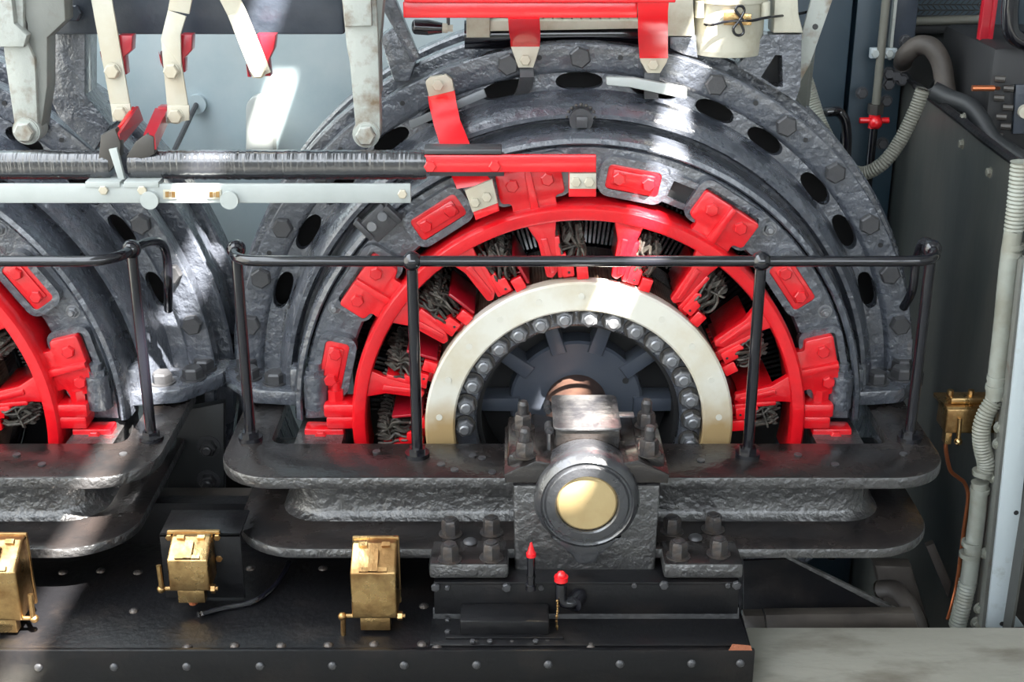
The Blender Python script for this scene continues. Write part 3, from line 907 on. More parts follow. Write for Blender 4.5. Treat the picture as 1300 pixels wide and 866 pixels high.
c = U(757, 207, YB)
zt = U(650, 197, YB).z; zb = U(650, 219, YB).z
rb = bar_h('red_bar', b_.x-.004, c.x, YB, zb, zt, .014, 'red_smooth', WB)
bb = hex_mesh('bar_bolt', .013, .007, 'red_smooth')
for px, py in ((546,211),(628,211)): link('bar_bolt', bb, rb, U(px, py, YB))
e0 = U(538, 192, YB); e1 = U(637, 192, YB)
bm = N(); box(bm, e0.x, e1.x, YB-.004, YB+.05, zt+.002, zt+.014, .003); box(bm, e0.x+.01, U(640,226,YB).x, YB+.014, YB+.03, zb-.012, zt, .002)
obj('clamp_plate', bm, 'bolt_grey', WB)
# drop tab with cream joint at the bar end
bm = N(); px_plate(bm, [(722,217),(757,217),(757,250),(722,250)], YB+.015, .012); rt = obj('drop_tab', bm, 'red_smooth', WB)
bm = N(); px_plate(bm, [(723,220),(757,220),(757,240),(723,240)], YB+.006, .010); ct = obj('joint_plate', bm, 'cream', WB)
cbm = hex_mesh('joint_bolt', .0115, .007, 'cream')
for px in (731, 748): link('joint_bolt', cbm, ct, U(px, 231, YB+.006))

a = U(-260, 212, YB); b_ = U(138, 211, YB)
WB2 = thing('wrapped_busbar', 'black tape wrapped busbar running out at the left edge', 'busbar', (a.x, YB, a.z), 'wrapped busbars')
bm = N(); wrapped(bm, a.x, b_.x, a.z, YB+.02, .026, .031); obj('wrapping', bm, 'tape_black', WB2)

# red clamps rising from the busbars to the straps
YS = -.20
def slant_bar(name, pix, Y0, Y1, th, m, parent):
    """flat bar on edge; pix: four corners, first two on plane Y0, last two on Y1"""
    bm = N()
    q = [U(*pix[0], Y0), U(*pix[1], Y0), U(*pix[2], Y1), U(*pix[3], Y1)]
    n = (q[1]-q[0]).cross(q[2]-q[0]).normalized()*th
    if n.y < 0: n = -n
    lo = [bm.verts.new(v) for v in q]; hi = [bm.verts.new(v+n) for v in q]
    bm.faces.new(lo); bm.faces.new(hi[::-1])
    for j in range(4): bm.faces.new((lo[j], lo[(j+1) % 4], hi[(j+1) % 4], hi[j]))
    return obj(name, bm, m, parent, 0)
CL1 = thing('busbar_clamp', 'red folded clamp between left cream strap and wrapped busbar', 'clamp', U(150, 195, YB), 'red busbar clamps')
slant_bar('front_plate', [(152,170),(152,188),(182,152),(176,135)], YB, YS+.02, .006, 'red_dark', CL1)
slant_bar('back_plate', [(144,168),(150,172),(176,137),(168,135)], YB, YS+.02, .003, 'red_smooth', CL1)
bm = N(); px_plate(bm, [(128,172),(146,164),(153,182),(152,200),(134,225),(122,225),(126,190)], YB-.003, .03, .002); obj('jaw', bm, 'washer_dark', CL1)
bm = N(); px_plate(bm, [(138,190),(148,188),(158,228),(150,228)], YB-.012, .012, .001); obj('packing', bm, 'bar_grey', CL1)
CL2 = thing('busbar_clamp', 'red folded clamp between bent cream strap and wrapped busbar', 'clamp', U(190, 195, YB), 'red busbar clamps')
slant_bar('front_plate', [(182,171),(194,171),(211,137),(197,137)], YB, YS+.02, .006, 'red_dark', CL2)
slant_bar('back_plate', [(194,171),(196,190),(212,155),(211,137)], YB, YS+.02, .004, 'red_dark', CL2)
bm = N(); px_plate(bm, [(172,180),(186,170),(195,174),(196,196),(182,202),(160,200)], YB-.003, .03, .002); obj('jaw', bm, 'washer_dark', CL2)

# light grey carrier bar
YC = -.36
a = U(-260, 258, YC); b_ = U(521, 234, YC)
SB = thing('carrier_bar', 'long light grey flat bar below the wrapped busbars', 'bar', (a.x, YC, a.z))
bm = N(); box(bm, a.x, b_.x, YC, YC+.012, a.z, b_.z, .002); obj('flat_bar', bm, 'bar_grey', SB)
for x_ in (108, 157):
    bm = N(); px_plate(bm, [(x_,231),(x_+44,231),(x_+44,238),(x_,238)], YC-.004, .05, .001); obj('seat_plate', bm, 'bar_grey', SB)
bm = N(); cyl(bm, (0, 0, 0), (0, -.012, 0), .0195, 22); kb = finish(bm, 'round_boss', 'bar_grey')
for px in (191, 292): link('round_boss', kb, SB, U(px, 253, YC))
sbm = hex_mesh('bar_screw', .0105, .007, 'cream')
for px, py in ((511,246),(132,241),(181,241)): link('bar_screw', sbm, SB, U(px, py, YC))
for px in (216, 272):
    bm = N(); px_plate(bm, [(px-9,241),(px+9,241),(px+9,253),(px-9,253)], YC-.003, .004, .001); tg = obj('number_tag', bm, 'cream_old', SB)
    bm = N()
    for dxp in (-4, 4):
        px_plate(bm, [(px+dxp-2.4,243.5),(px+dxp+2.4,243.5),(px+dxp+2.4,250.5),(px+dxp-2.4,250.5)], YC-.0042, .0012, 0)
    px_plate(bm, [(px-.6,244),(px+.6,244),(px+.6,250),(px-.6,250)], YC-.0042, .0012, 0)
    obj('tag_mark', bm, 'brass', tg)

# ================================================================== OVERHEAD BRACKETS, BEAM, STRAPS
def hanging(label, face, side, tip, Y, extra=None):
    t = thing('hanging_bracket', label, 'bracket', U(*tip, Y), 'hanging brackets')
    bm = N(); px_plate(bm, face, Y, .05, .004); obj('arm', bm, 'bracket_grey', t)
    bm = N(); px_plate(bm, side, Y+.012, .06, .004); obj('gusset', bm, 'bracket_shaded', t)
    if extra:
        bm = N(); px_plate(bm, extra, Y-.02, .03, .004); obj('upper_block', bm, 'bracket_grey', t)
    c = U(*tip, Y)
    bm = N(); cyl(bm, (c.x, Y-.004, c.z), (c.x, Y+.05, c.z), .030, 24); obj('boss', bm, 'bracket_grey', t)
    link('tip_bolt', hex_mesh('tip_bolt', .0225, .018, 'bracket_grey', washer=1.2), t, (c.x, Y-.004, c.z))
    return t
hanging('rust-stained grey hanging bracket at the left edge', [(-8,-60),(28,-60),(30,45),(44,75),(48,160),(20,172),(5,70)], [(0,-60),(78,-60),(83,26),(60,48),(60,110),(52,165),(40,165),(34,30)], (34,166), -.25, [(-20,-60),(8,-60),(18,30),(34,45),(30,60),(-20,60)])
hanging('grey hanging bracket in front of the generator frame', [(428,-60),(474,-60),(480,45),(483,166),(452,172),(444,80),(440,60)], [(470,-60),(492,-60),(482,60),(483,120),(478,120)], (465,170), -.25, [(432,-60),(470,-60),(472,33),(438,34)])

bm = N(); a = U(60, 44, -.10); b_ = U(432, -70, -.10)
box(bm, a.x, b_.x, -.10, .06, a.z, b_.z+.02, .006)
ob = tag(obj('overhead_beam', bm, 'beam_slate'), 'dark slate painted beam across the top left corner', 'beam')
bm = N(); px_plate(bm, [(84,-50),(108,-50),(108,120),(140,160),(120,192),(74,150),(56,110),(58,40)], -.06, .10, .006)
tag(obj('black_bracket', bm, 'cast_black'), 'black cast bracket behind the left grey hanging bracket', 'bracket')
bo = hex_mesh('beam_bolt', .02, .014, 'beam_slate')
link('beam_bolt', bo, ob, U(94, 16, -.10))

def strap(label, pieces, bolts, red, extra=None):
    t = thing('cream_strap', label, 'strap', U(*bolts[-1], YS), 'cream busbar straps')
    for i, pc_ in enumerate(pieces):
        bm = N(); px_plate(bm, pc_, YS - .004*(i % 2), .008, .0015); s_ = obj('strip', bm, 'cream', t)
    for b in bolts:
        link('strap_bolt', hex_mesh('strap_bolt', .0165, .012, 'cream', washer=1.1), s_, U(*b, YS-.004))
    for r in red:
        bm = N(); px_plate(bm, r, YS+.012, .035, .003); obj('insulator', bm, 'red_dark', t)
    return t
strap('straight cream metal strap nearest the left hanging bracket', [[(106,-52),(133,-52),(165,134),(140,134)], [(140,132),(165,132),(167,150),(143,155)]], [(143,90),(153,144)],
      [[(150,45),(168,45),(167,64),(158,72),(160,95),(152,95)], [(126,66),(134,84),(132,88)]])
strap('bent cream metal strap, the middle of three', [[(224,-52),(254,-52),(240,18),(213,13)], [(213,13),(236,21),(229,44),(230,85),(204,50)], [(204,48),(230,80),(239,136),(212,136)], [(212,134),(240,134),(240,153),(212,157)]], [(218,90),(223,147)],
      [[(229,44),(244,44),(243,64),(234,74),(234,92),(228,92)], [(203,66),(207,88),(203,76)], [(200,136),(212,136),(212,156),(206,156)]])
strap('short cream metal strap ending in the air, beside the right hanging bracket', [[(252,-52),(281,-52),(312,14),(289,20)], [(289,20),(312,14),(344,92),(321,100)]], [(328,89)],
      [[(326,44),(350,44),(348,62),(341,76),(343,97),(334,97)], [(312,82),(318,98),(314,98)]])

# items on the back wall
bm = N(); px_plate(bm, rounded([(312,196),(348,196),(346,122),(312,122)], [0,0,16,16], 6), .66, .05, .004)
tag(obj('cover_strip', bm, 'bar_grey'), 'upright white cover strip with rounded top on the pale wall', 'cover')
RD = thing('pull_rod', 'thin grey rod slanting from a round socket in the pale wall', 'rod', U(249,133,.70))
c = U(249,133,.70)
bm = N(); cyl(bm, (c.x, .72, c.z), (c.x, .70, c.z), .028, 22); obj('socket', bm, 'wall_pale', RD)
bm = N(); cyl(bm, (c.x, .70, c.z), tuple(U(218,198,.45)), .0075, 10); obj('rod', bm, 'bolt_grey', RD)

# ================================================================== RED CONNECTION STRAPS ON THE FRAME
def folded(name, secs, m, parent, th=.006):
    """strip through cross-sections given as (left point, right point)"""
    bm = N(); prev = None
    n = len(secs)
    for i, (l, r_) in enumerate(secs):
        l = Vector(l); r_ = Vector(r_)
        i0 = max(i-1, 0); i1 = min(i+1, n-1)
        d = (Vector(secs[i1][0]) - Vector(secs[i0][0])); nn = (r_-l).cross(d).normalized()*th
        if nn.y < 0: nn = -nn
        cur = [bm.verts.new(l), bm.verts.new(r_), bm.verts.new(r_+nn), bm.verts.new(l+nn)]
        if prev:
            for q in range(4): bm.faces.new((prev[q], prev[(q+1) % 4], cur[(q+1) % 4], cur[q]))
        else: bm.faces.new(cur[::-1])
        prev = cur
    bm.faces.new(prev)
    return obj(name, bm, m, parent, 50)
CS1 = thing('connection_strap', 'curved red copper strap with cream ends left of the red busbar', 'strap', U(560,105,-.01), 'red connection straps')
folded('strip', [(U(543,122,-.02), U(577,114,-.02)), (U(545,135,-.07), U(579,128,-.07)), (U(551,160,-.14), U(584,152,-.14)), (U(560,188,-.20), U(597,184,-.20)), (U(570,215,-.25), U(612,215,-.25)), (U(580,240,-.262), U(626,232,-.262))], 'red_smooth', CS1)
bm = N(); px_plate(bm, rounded([(540,104),(546,98),(566,95),(574,101),(577,117),(545,126)], 2, 2), -.024, .02, .002); tpz = obj('top_tab', bm, 'cream', CS1)
link('tab_bolt', hex_mesh('tab_bolt', .014, .008, 'cream'), tpz, U(556,108,-.024))
bm = N(); px_plate(bm, [(590,242),(625,228),(632,258),(600,270)], -.270, .012, .002); lt_ = obj('joint_plate', bm, 'cream', CS1)
for px, py in ((603,257),(618,250)): link('joint_bolt', cbm, lt_, U(px, py, -.270))
bm = N(); px_plate(bm, [(600,268),(632,258),(634,268),(604,280)], -.262, .02, .002); obj('joint_foot', bm, 'red_smooth', CS1)
bm = N(); px_plate(bm, [(519,154),(614,113),(618,123),(521,164)], -.03, .008, .001); obj('cross_bar', bm, 'bar_slate', CS1)

YT = -.16
CS2 = thing('connection_strap', 'short red folded strap with cream tapered tab under the red top bar', 'strap', U(667,75,-.02), 'red connection straps')
folded('strip', [(U(645,24,YT), U(685,24,YT)), (U(646,40,-.12), U(686,40,-.12)), (U(648,50,-.06), U(686,50,-.06)), (U(648,60,-.03), U(685,60,-.03))], 'red_smooth', CS2)
bm = N(); px_plate(bm, [(648,58),(686,58),(677,86),(658,86)], -.032, .01, .002); q_ = obj('tapered_tab', bm, 'cream', CS2)
link('tab_bolt', hex_mesh('tab_bolt', .013, .008, 'cream'), q_, U(667,76,-.032))
folded('tail', [(U(660,86,-.02), U(677,86,-.02)), (U(660,98,-.03), U(678,98,-.03)), (U(657,112,-.01), U(676,112,-.01)), (U(652,125,.02), U(668,122,.02))], 'bolt_grey', CS2)
CS3 = thing('connection_strap', 'long red folded strap hanging from the right end of the red top bar', 'strap', U(829,90,-.02), 'red connection straps')
folded('strip', [(U(809,-4,YT-.01), U(850,-4,YT-.01)), (U(810,14,YT-.01), U(848,14,YT-.01)), (U(810,46,-.11), U(848,46,-.11)), (U(811,62,-.05), U(848,62,-.05)), (U(812,74,-.035), U(848,74,-.035))], 'red_smooth', CS3)
bm = N(); px_plate(bm, [(812,72),(849,72),(846,80),(838,93),(822,93),(813,78)], -.034, .01, .002); q_ = obj('tapered_tab', bm, 'cream', CS3)
link('tab_bolt', hex_mesh('tab_bolt', .013, .008, 'cream'), q_, U(829,82,-.034))
bm = N(); px_plate(bm, [(818,92),(838,92),(836,126),(818,126)], -.022, .008, .002); obj('tail', bm, 'bolt_grey', CS3)
bm = N(); px_plate(bm, rounded([(770,98),(805,99),(872,112),(872,126),(800,111),(770,108)], 2, 2), -.05, .02, .002)
tag(obj('cross_bar', bm, 'bar_grey'), 'loose pale flat bar across the frame slots below the right red strap', 'bar')

RT = thing('red_busbar', 'bright red horizontal busbar along the top edge', 'busbar', U(680,20,YT))
bm = N(); a = U(512, 23, YT); b_ = U(810, 0, YT)
box(bm, a.x, b_.x, YT, YT+.016, a.z, U(600,2,YT).z, .003); obj('lower_bar', bm, 'red_smooth', RT)
bm = N(); box(bm, a.x+.004, b_.x+.08, YT-.02, YT+.10, U(600,2,YT).z, U(600,-6,YT).z, .003); obj('upper_bar', bm, 'red_smooth', RT)

# cream terminal housing on top of the machine
TH = thing('terminal_housing', 'cream terminal housing behind the red top bar', 'housing', U(720,50,.02))
yh = .02
bm = N(); px_plate(bm, [(592,20),(622,20),(622,48),(592,48)], yh-.01, .14, .004); obj('end_block', bm, 'cream_old', TH)
bm = N(); px_plate(bm, [(848,-40),(878,-40),(882,46),(846,46)], yh-.01, .14, .004); obj('end_block', bm, 'cream_old', TH)
bm = N(); px_plate(bm, [(620,26),(848,26),(848,36),(620,40)], yh-.005, .05, .004); obj('lower_rail', bm, 'cream_old', TH)
bm = N(); px_plate(bm, [(618,10),(850,10),(850,28),(618,28)], yh+.035, .05, .002); obj('back_panel', bm, 'dark', TH)
for i in range(16):
    x = 655 + i*12
    bm = N(); px_plate(bm, [(x,16),(x+10,16),(x+10,26),(x,26)], yh+.015, .02, .002); obj('terminal', bm, 'cream_old', TH)
bm = N(); cyl(bm, tuple(U(590,44,.10)), tuple(U(850,42,.10)), .034, 20)
tag(obj('cable_duct', bm, 'gloss_black'), 'thick black duct running under the cream terminal housing', 'duct')

HN = thing('crank_handle', 'black turned crank handle below the left end of the red top bar', 'handle', U(560,33,-.02))
c = U(527, 34, -.02); d = U(575, 36, -.02)
bm = N(); cyl(bm, c, c.lerp(d, .35), .017, 18, .018); cyl(bm, c.lerp(d, .35), c.lerp(d, .72), .018, 18, .012); ball(bm, c, .0168, 16, 10, (.5, 1, 1)); obj('grip', bm, 'gloss_black', HN)
bm = N(); cyl(bm, c.lerp(d, .72), c.lerp(d, .86), .011, 14); cyl(bm, c.lerp(d, .86), d, .0085, 6); obj('ferrule', bm, 'cream_old', HN)
bm = N(); cyl(bm, tuple(U(569,36,-.02)), tuple(U(569,-4,-.02)), .004, 8); obj('stem', bm, 'bolt_grey', HN)

# lifting bracket of the yoke on the left top and the right top
bm = N(); px_plate(bm, [(482,48),(500,34),(528,78),(520,104),(500,104)], .05, .08, .006)
tag(obj('lifting_lug', bm, 'cast_black'), 'black cast lug on top of the frame left of the crank handle', 'lug')
bm = N(); px_plate(bm, [(458,-55),(480,-55),(532,72),(524,80),(490,20)], .02, .03, .004)
tag(obj('black_strut', bm, 'cast_black'), 'narrow black strut rising above the frame beside the grey bracket', 'strut')
LL = thing('lifting_lug', 'black triangular cast lug with a hole below the cream canister', 'lug', U(985,110,.05))
bm = N()
o_ = [(936,84),(970,44),(1018,44),(1016,110),(1010,128)]; i_ = [(966,98),(984,70),(993,70),(994,110),(984,110)]
O = [U(a, b, .05) for a, b in o_]; I = [U(a, b, .05) for a, b in i_]
for y in (0, .05):
    pass
vo0 = [bm.verts.new(v) for v in O]; vi0 = [bm.verts.new(v) for v in I]
vo1 = [bm.verts.new(v+Vector((0,.06,0))) for v in O]; vi1 = [bm.verts.new(v+Vector((0,.06,0))) for v in I]
for q in range(5):
    r_ = (q+1) % 5
    bm.faces.new((vo0[q], vo0[r_], vi0[r_], vi0[q])); bm.faces.new((vo1[q], vi1[q], vi1[r_], vo1[r_]))
    bm.faces.new((vo0[q], vo1[q], vo1[r_], vo0[r_])); bm.faces.new((vi0[q], vi0[r_], vi1[r_], vi1[q]))
obj('lug_plate', bm, 'cast_black', LL)
bm = N(); px_plate(bm, [(940,88),(972,48),(1016,48),(1012,120),(975,112)], .115, .03, .002); obj('hole_dark_backing', bm, 'dark', LL)  # black sheet added to darken the view through the lug hole
bm = N(); px_plate(bm, [(850,46),(884,46),(886,74),(868,70),(850,62)], .04, .10, .006)
tag(obj('top_pad', bm, 'cast_black'), 'black cast pad on the frame under the cream canister', 'pad')
# canister
CN = thing('canister', 'cream round canister with wired brass tag on top of the frame', 'canister', U(930,76,.04))
c = U(929, 74, .01); rr = .084
bm = N()
zc0 = c.z; zc1 = U(930, -12, .05).z + .05
v = [(rr*.86,0),(rr*.95,.006),(rr,.02)]
pts = []
cyl(bm, (c.x, .095, zc0), (c.x, .095, zc0+.012), rr*.97, 40, rr*.995); cyl(bm, (c.x, .095, zc0+.012), (c.x, .095, zc1), rr*.995, 40, rr*1.01)
bmesh.ops.remove_doubles(bm, verts=bm.verts[:], dist=1e-5)
obj('shell', bm, 'cream_old', CN)
yf = .095-rr*1.02
bm = N(); cyl(bm, (c.x, .095, U(930,6,yf).z), (c.x, .095, U(930,-2,yf).z), rr*1.08, 40); obj('rim', bm, 'cream_old', CN)
for px in (888, 972):
    bm = N(); cyl(bm, tuple(U(px,22,yf+.03)), tuple(U(px,2,yf+.03)), .011, 12); obj('lug', bm, 'cream_old', CN)
bm = N(); px_plate(bm, [(919,16),(954,18),(954,32),(919,32)], yf-.008, .008, .001); obj('brass_tag', bm, 'brass', CN)
bm = N()
loop = [(944,27),(939,20),(934,13),(936,8),(942,8),(945,13),(942,20),(937,28),(931,36),(933,43),(939,45),(944,41),(942,33),(938,26)]
tube(bm, spline([U(a, b, yf-.016) for a, b in loop], 4), .0034, 8)
tube(bm, spline([U(886,26,.10), U(900,32,yf+.01), U(918,28,yf-.012), U(938,26,yf-.016), U(955,26,yf-.01), U(975,22,yf+.01), U(1010,18,.10), U(1030,14,.12)], 6), .0034, 8)
obj('seal_wire', bm, 'gloss_black', CN)
bm = N(); px_plate(bm, [(985,-40),(1012,-40),(1014,18),(1020,42),(982,42),(983,18)], .06, .08, .004)
tag(obj('cream_block', bm, 'cream_old'), 'cream block right of the round canister', 'block')

# ================================================================== RIGHT TOP: STRUT, CABINET, PIPES
ST = thing('diagonal_strut', 'pale grey angle strut slanting down beside the canister', 'strut', U(1010,130,.12))
bm = N(); px_plate(bm, [(1045,-55),(1076,-55),(1028,82),(1014,108),(1000,108)], .10, .010, .001); obj('front_leg', bm, 'bracket_grey', ST)
bm = N(); q = [U(1028,80,.10), U(1000,108,.10), U(1022,150,.28), U(1032,60,.28)]
lo = [bm.verts.new(v) for v in q]; hi = [bm.verts.new(v+Vector((.008,.004,0))) for v in q]
bm.faces.new(lo); bm.faces.new(hi[::-1])
for j in range(4): bm.faces.new((lo[j], lo[(j+1) % 4], hi[(j+1) % 4], hi[j]))
obj('side_leg', bm, 'bracket_shaded', ST, 0)
bm = N(); cyl(bm, tuple(U(1035,34,.0995)), tuple(U(1035,34,.098)), .007, 12); obj('bolt_hole', bm, 'dark', ST)

CB = thing('cabinet', 'blue-grey sheet steel cabinet behind the right side of the frame', 'cabinet', (.9, .9, -1.15))
xa = U(1010, 150, .9).x; xb = U(1083, 60, .9).x; xc = U(1150, 60, .9).x
bm = N(); box(bm, xa-.15, xb-.012, .90, 1.5, -1.15, 1.4, .004); obj('door_panel', bm, 'blue_steel', CB)
bm = N(); box(bm, xb+.006, 1.022, .92, 1.5, -1.15, 1.4, .004); obj('rear_panel', bm, 'blue_steel', CB)
bm = N(); box(bm, U(1130,20,.88).x, U(1162,20,.88).x, .86, .90, U(1140,70,.88).z, 1.4, .003); obj('corner_post', bm, 'post_pale', CB).data.materials[0] = MATS['beam_slate']
bm = N(); box(bm, U(1132,30,.85).x, U(1136,30,.85).x, .845, .87, U(1134,76,.85).z, 1.4, .001); obj('edge_strip', bm, 'bracket_grey', CB)
cbb = hex_mesh('cabinet_bolt', .016, .012, 'bolt_grey', washer=1.2)
for px, py in ((1149,52),(1094,118),(1128,93),(1137,96),(1145,101),(1128,107),(1125,128),(1120,182)):
    link('cabinet_bolt', cbb, CB, U(px, py, .86))
VP = thing('valve_pipe', 'thin vertical pipe with a small red valve on the blue cabinet', 'pipe', U(1108,160,.84))
c0 = U(1126,-10,.84); c1 = U(1111,132,.84)
bm = N(); cyl(bm, (c0.x-.0, .84, c0.z), (c0.x, .84, c1.z), .0125, 14); obj('pipe', bm, 'hose', VP)
xv = c0.x
bm = N(); cyl(bm, (xv, .84, c1.z), (xv, .84, c1.z-.03), .024, 6); obj('union_nut', bm, 'washer_dark', VP)
zv = U(1107,154,.84).z
bm = N(); cyl(bm, (xv, .84, zv+.03), (xv, .84, zv-.02), .018, 12); cyl(bm, (xv-.045, .835, zv+.004), (xv+.042, .835, zv+.004), .009, 10); ball(bm, (xv, .82, zv), .020, 14, 10); obj('valve', bm, 'red_smooth', VP)
bm = N(); cyl(bm, (xv, .84, zv-.02), (xv, .84, -1.0), .013, 12); obj('lower_pipe', bm, 'gloss_black', VP)
bm = N(); a = U(1104,60,.86); b_ = U(1136,73,.86); box(bm, a.x, b_.x, .84, .862, b_.z, a.z, .002); obj('pipe_clamp', bm, 'post_pale', VP)
for px in (1111, 1129): link('clamp_bolt', hex_mesh('clamp_bolt', .012, .01, 'bar_grey'), VP, U(px, 68, .84))

# black grab handle behind the frame and a hose end
bm = N(); tube(bm, spline([U(1036,141,.91), U(1040,141,.7), U(1050,142,.5), U(1064,142,.5), U(1072,152,.5), U(1075,172,.5), U(1074,200,.5)], 8), .014, 12)
tag(obj('grab_handle', bm, 'gloss_black'), 'black bent tube handle behind the right shoulder of the frame', 'handle')
bm = N(); ribbed(bm, [U(1022,100,.40), U(1030,125,.40), U(1040,155,.38), U(1055,185,.36)], .020, .0075, .045)
tag(obj('flexible_hose', bm, 'conduit'), 'pale ribbed hose passing behind the diagonal strut', 'hose')
bm = N(); ribbed(bm, [U(1172,112,.30), U(1162,140,.30), U(1142,180,.30), U(1120,208,.30), U(1095,220,.32), U(1068,212,.34)], .0185, .0075, .045)
tag(obj('flexible_hose', bm, 'hose'), 'grey ribbed hose curving from the dark corner to the frame', 'hose')

# ================================================================== RIGHT SIDE WALL
XW = 1.03
WR = thing('side_panel', 'dull grey steel side sheet with a sloping top edge on the right', 'panel', (XW, .2, -1.15))
top = [UX(1165,112,XW), UX(1215,150,XW), UX(1255,182,XW), UX(1290,208,XW)]
pts = [(-.42,-1.15)] + [(1.10,-1.15),(1.10,top[0].z+.02)] + [(v.y, v.z) for v in top] + [(-.42, top[-1].z-.02)]
bm = N(); prism_x(bm, pts, XW, XW+.006, 0); ws = obj('sheet', bm, 'side_steel', WR, 0)
bm = N(); tube(bm, [Vector((XW-.004, v.y, v.z+.006)) for v in [UX(1150,98,XW)] + top + [UX(1310,224,XW)]], .012, 8); obj('edge_seam', bm, 'plate_black', WR)
wsb = hex_mesh('sheet_bolt', .011, .008, 'hose', washer=1.3)
for px, py in ((1224,150),(1222,183),(1257,219)): link('sheet_bolt', wsb, ws, UX(px, py, XW), (0, 0, R(-90)))

# conduit running up the wall
xcq = XW-.035
cpt = [UX(1218,800,xcq)]
yq = U(1242,600,-.22)
CD = thing('conduit_pipe', 'grey conduit with ribbed bends climbing the right wall', 'conduit', (xcq, -.25, -1))
def cpx(px, py, Y=-.26): return U(px, py, Y)
bm = N(); ribbed(bm, [cpx(1215,796), cpx(1221,772), cpx(1229,738)], .0215, .009, .07); obj('ribbed_foot', bm, 'conduit', CD)
bm = N(); tube(bm, spline([cpx(1226,755), cpx(1230,734), cpx(1240,660), cpx(1244,612)], 4), .0205, 16); obj('lower_tube', bm, 'conduit', CD)
bm = N(); ribbed(bm, [cpx(1247,606), cpx(1252,590), cpx(1247,568), cpx(1246,545), cpx(1252,525), cpx(1262,508)], .0205, .008, .08); obj('ribbed_bend', bm, 'conduit', CD)
bm = N(); tube(bm, spline([cpx(1262,510), cpx(1264,490), cpx(1272,420), cpx(1280,340), cpx(1287,290)], 4), .0205, 16); obj('upper_tube', bm, 'conduit', CD)
bm = N(); ribbed(bm, [cpx(1287,294), cpx(1292,250), cpx(1296,205)], .0215, .009, .07); obj('ribbed_top', bm, 'conduit', CD)
for px, py in ((1286,312),(1284,322),(1266,480),(1264,492),(1247,600),(1244,622),(1233,690),(1230,704)):
    bm = N(); c = cpx(px, py); cyl(bm, (c.x, c.y, c.z-.006), (c.x, c.y, c.z+.006), .0235, 16); obj('coupling', bm, 'conduit', CD)
wcb = hex_mesh('conduit_bolt', .012, .012, 'conduit', washer=1.4)
for px, py in ((1275,505),(1293,398),(1270,542),(1268,563),(1263,606),(1252,702),(1244,772),(1240,790),(1299,333)): link('conduit_bolt', wcb, CD, cpx(px, py, -.265))
bm = N(); px_plate(bm, [(1266,520),(1278,520),(1278,578),(1262,578)], -.25, .01, .002); px_plate(bm, [(1276,538),(1281,540),(1277,578),(1272,578)], -.27, .02, .001)
obj('clip_plate', bm, 'bracket_grey', CD)
# pale post
PP = thing('steel_post', 'pale grey steel angle post at the right edge', 'post', U(1270,795,-.36))
bm = N(); px_plate(bm, [(1252,797),(1279,797),(1330,340),(1302,330)], -.37, .008, .001); obj('front_leg', bm, 'post_pale', PP)
bm = N(); px_plate(bm, [(1246,798),(1254,798),(1304,330),(1297,330)], -.30, .05, .001); obj('rear_leg', bm, 'bracket_shaded', PP)
for px, py in ((1272,792),(1290,651)):
    bm = N(); c = U(px, py, -.3705); cyl(bm, (c.x, c.y, c.z), (c.x, c.y-.001, c.z), .006, 10); obj('bolt_hole', bm, 'dark', PP)
bm = N(); px_plate(bm, [(1281,772),(1300,796),(1281,797)], -.36, .02, .001); obj('foot_gusset', bm, 'post_pale', PP)

# wall-mounted brass box with copper pipe
yw = -.20
c = U(1224, 546, yw)
t = thing('junction_box', 'brass box with lever fixed to the right side wall', 'junction box', c, 'brass junction boxes')
bw = U(1199, 552, yw)
z0 = U(1220,551,yw).z; z1 = U(1220,519,yw).z
bm = N(); box(bm, bw.x, XW-.002, yw, yw+.075, z0, z1, .006, 3); obj('body', bm, 'brass', t)
bm = N()
prism(bm, rounded([(bw.x-.006,yw-.006),(XW-.002,yw-.006),(XW-.002,yw+.080),(bw.x-.014,yw+.080)], .006, 3), lambda p: (p[0], p[1], z1), lambda p: (p[0], p[1], z1+.008)); lid_ = obj('lid', bm, 'brass', t)
bm = N(); box(bm, bw.x+.008, XW-.02, yw+.006, yw+.05, z1+.008, z1+.024, .004); obj('hinge', bm, 'brass', t)
for q in (0, 1):
    bm = N(); x_ = bw.x+.012+q*.05; cyl(bm, (x_, yw+.03, z1+.024), (x_, yw+.03, z1+.036), .008, 8); obj('lid_screw', bm, 'brass', t)
bm = N(); cyl(bm, (bw.x+.030, yw-.006, z0+.044), (bw.x+.031, yw-.012, z0-.012), .0055, 10); ball(bm, (bw.x+.031, yw-.013, z0-.014), .0098, 12, 8); obj('lever', bm, 'brass', t)
bm = N(); box(bm, bw.x+.004, bw.x+.020, yw+.002, yw+.03, z0-.030, z0+.002, .002); obj('gland', bm, 'brass', t)
g = bw.x+.012
bm = N(); tube(bm, spline([(g, yw+.012, z0-.02), (g, yw+.012, z0-.045), U(1206,596,-.17), U(1216,606,-.16), U(1225,614,-.15), U(1229,632,-.15), U(1224,670,-.15), U(1219,710,-.15), U(1214,745,-.15), U(1208,770,-.16), U(1203,786,-.16)], 8), .0052, 10)
tag(obj('copper_pipe', bm, 'copper'), 'thin bare copper pipe winding down from the wall brass box', 'pipe')

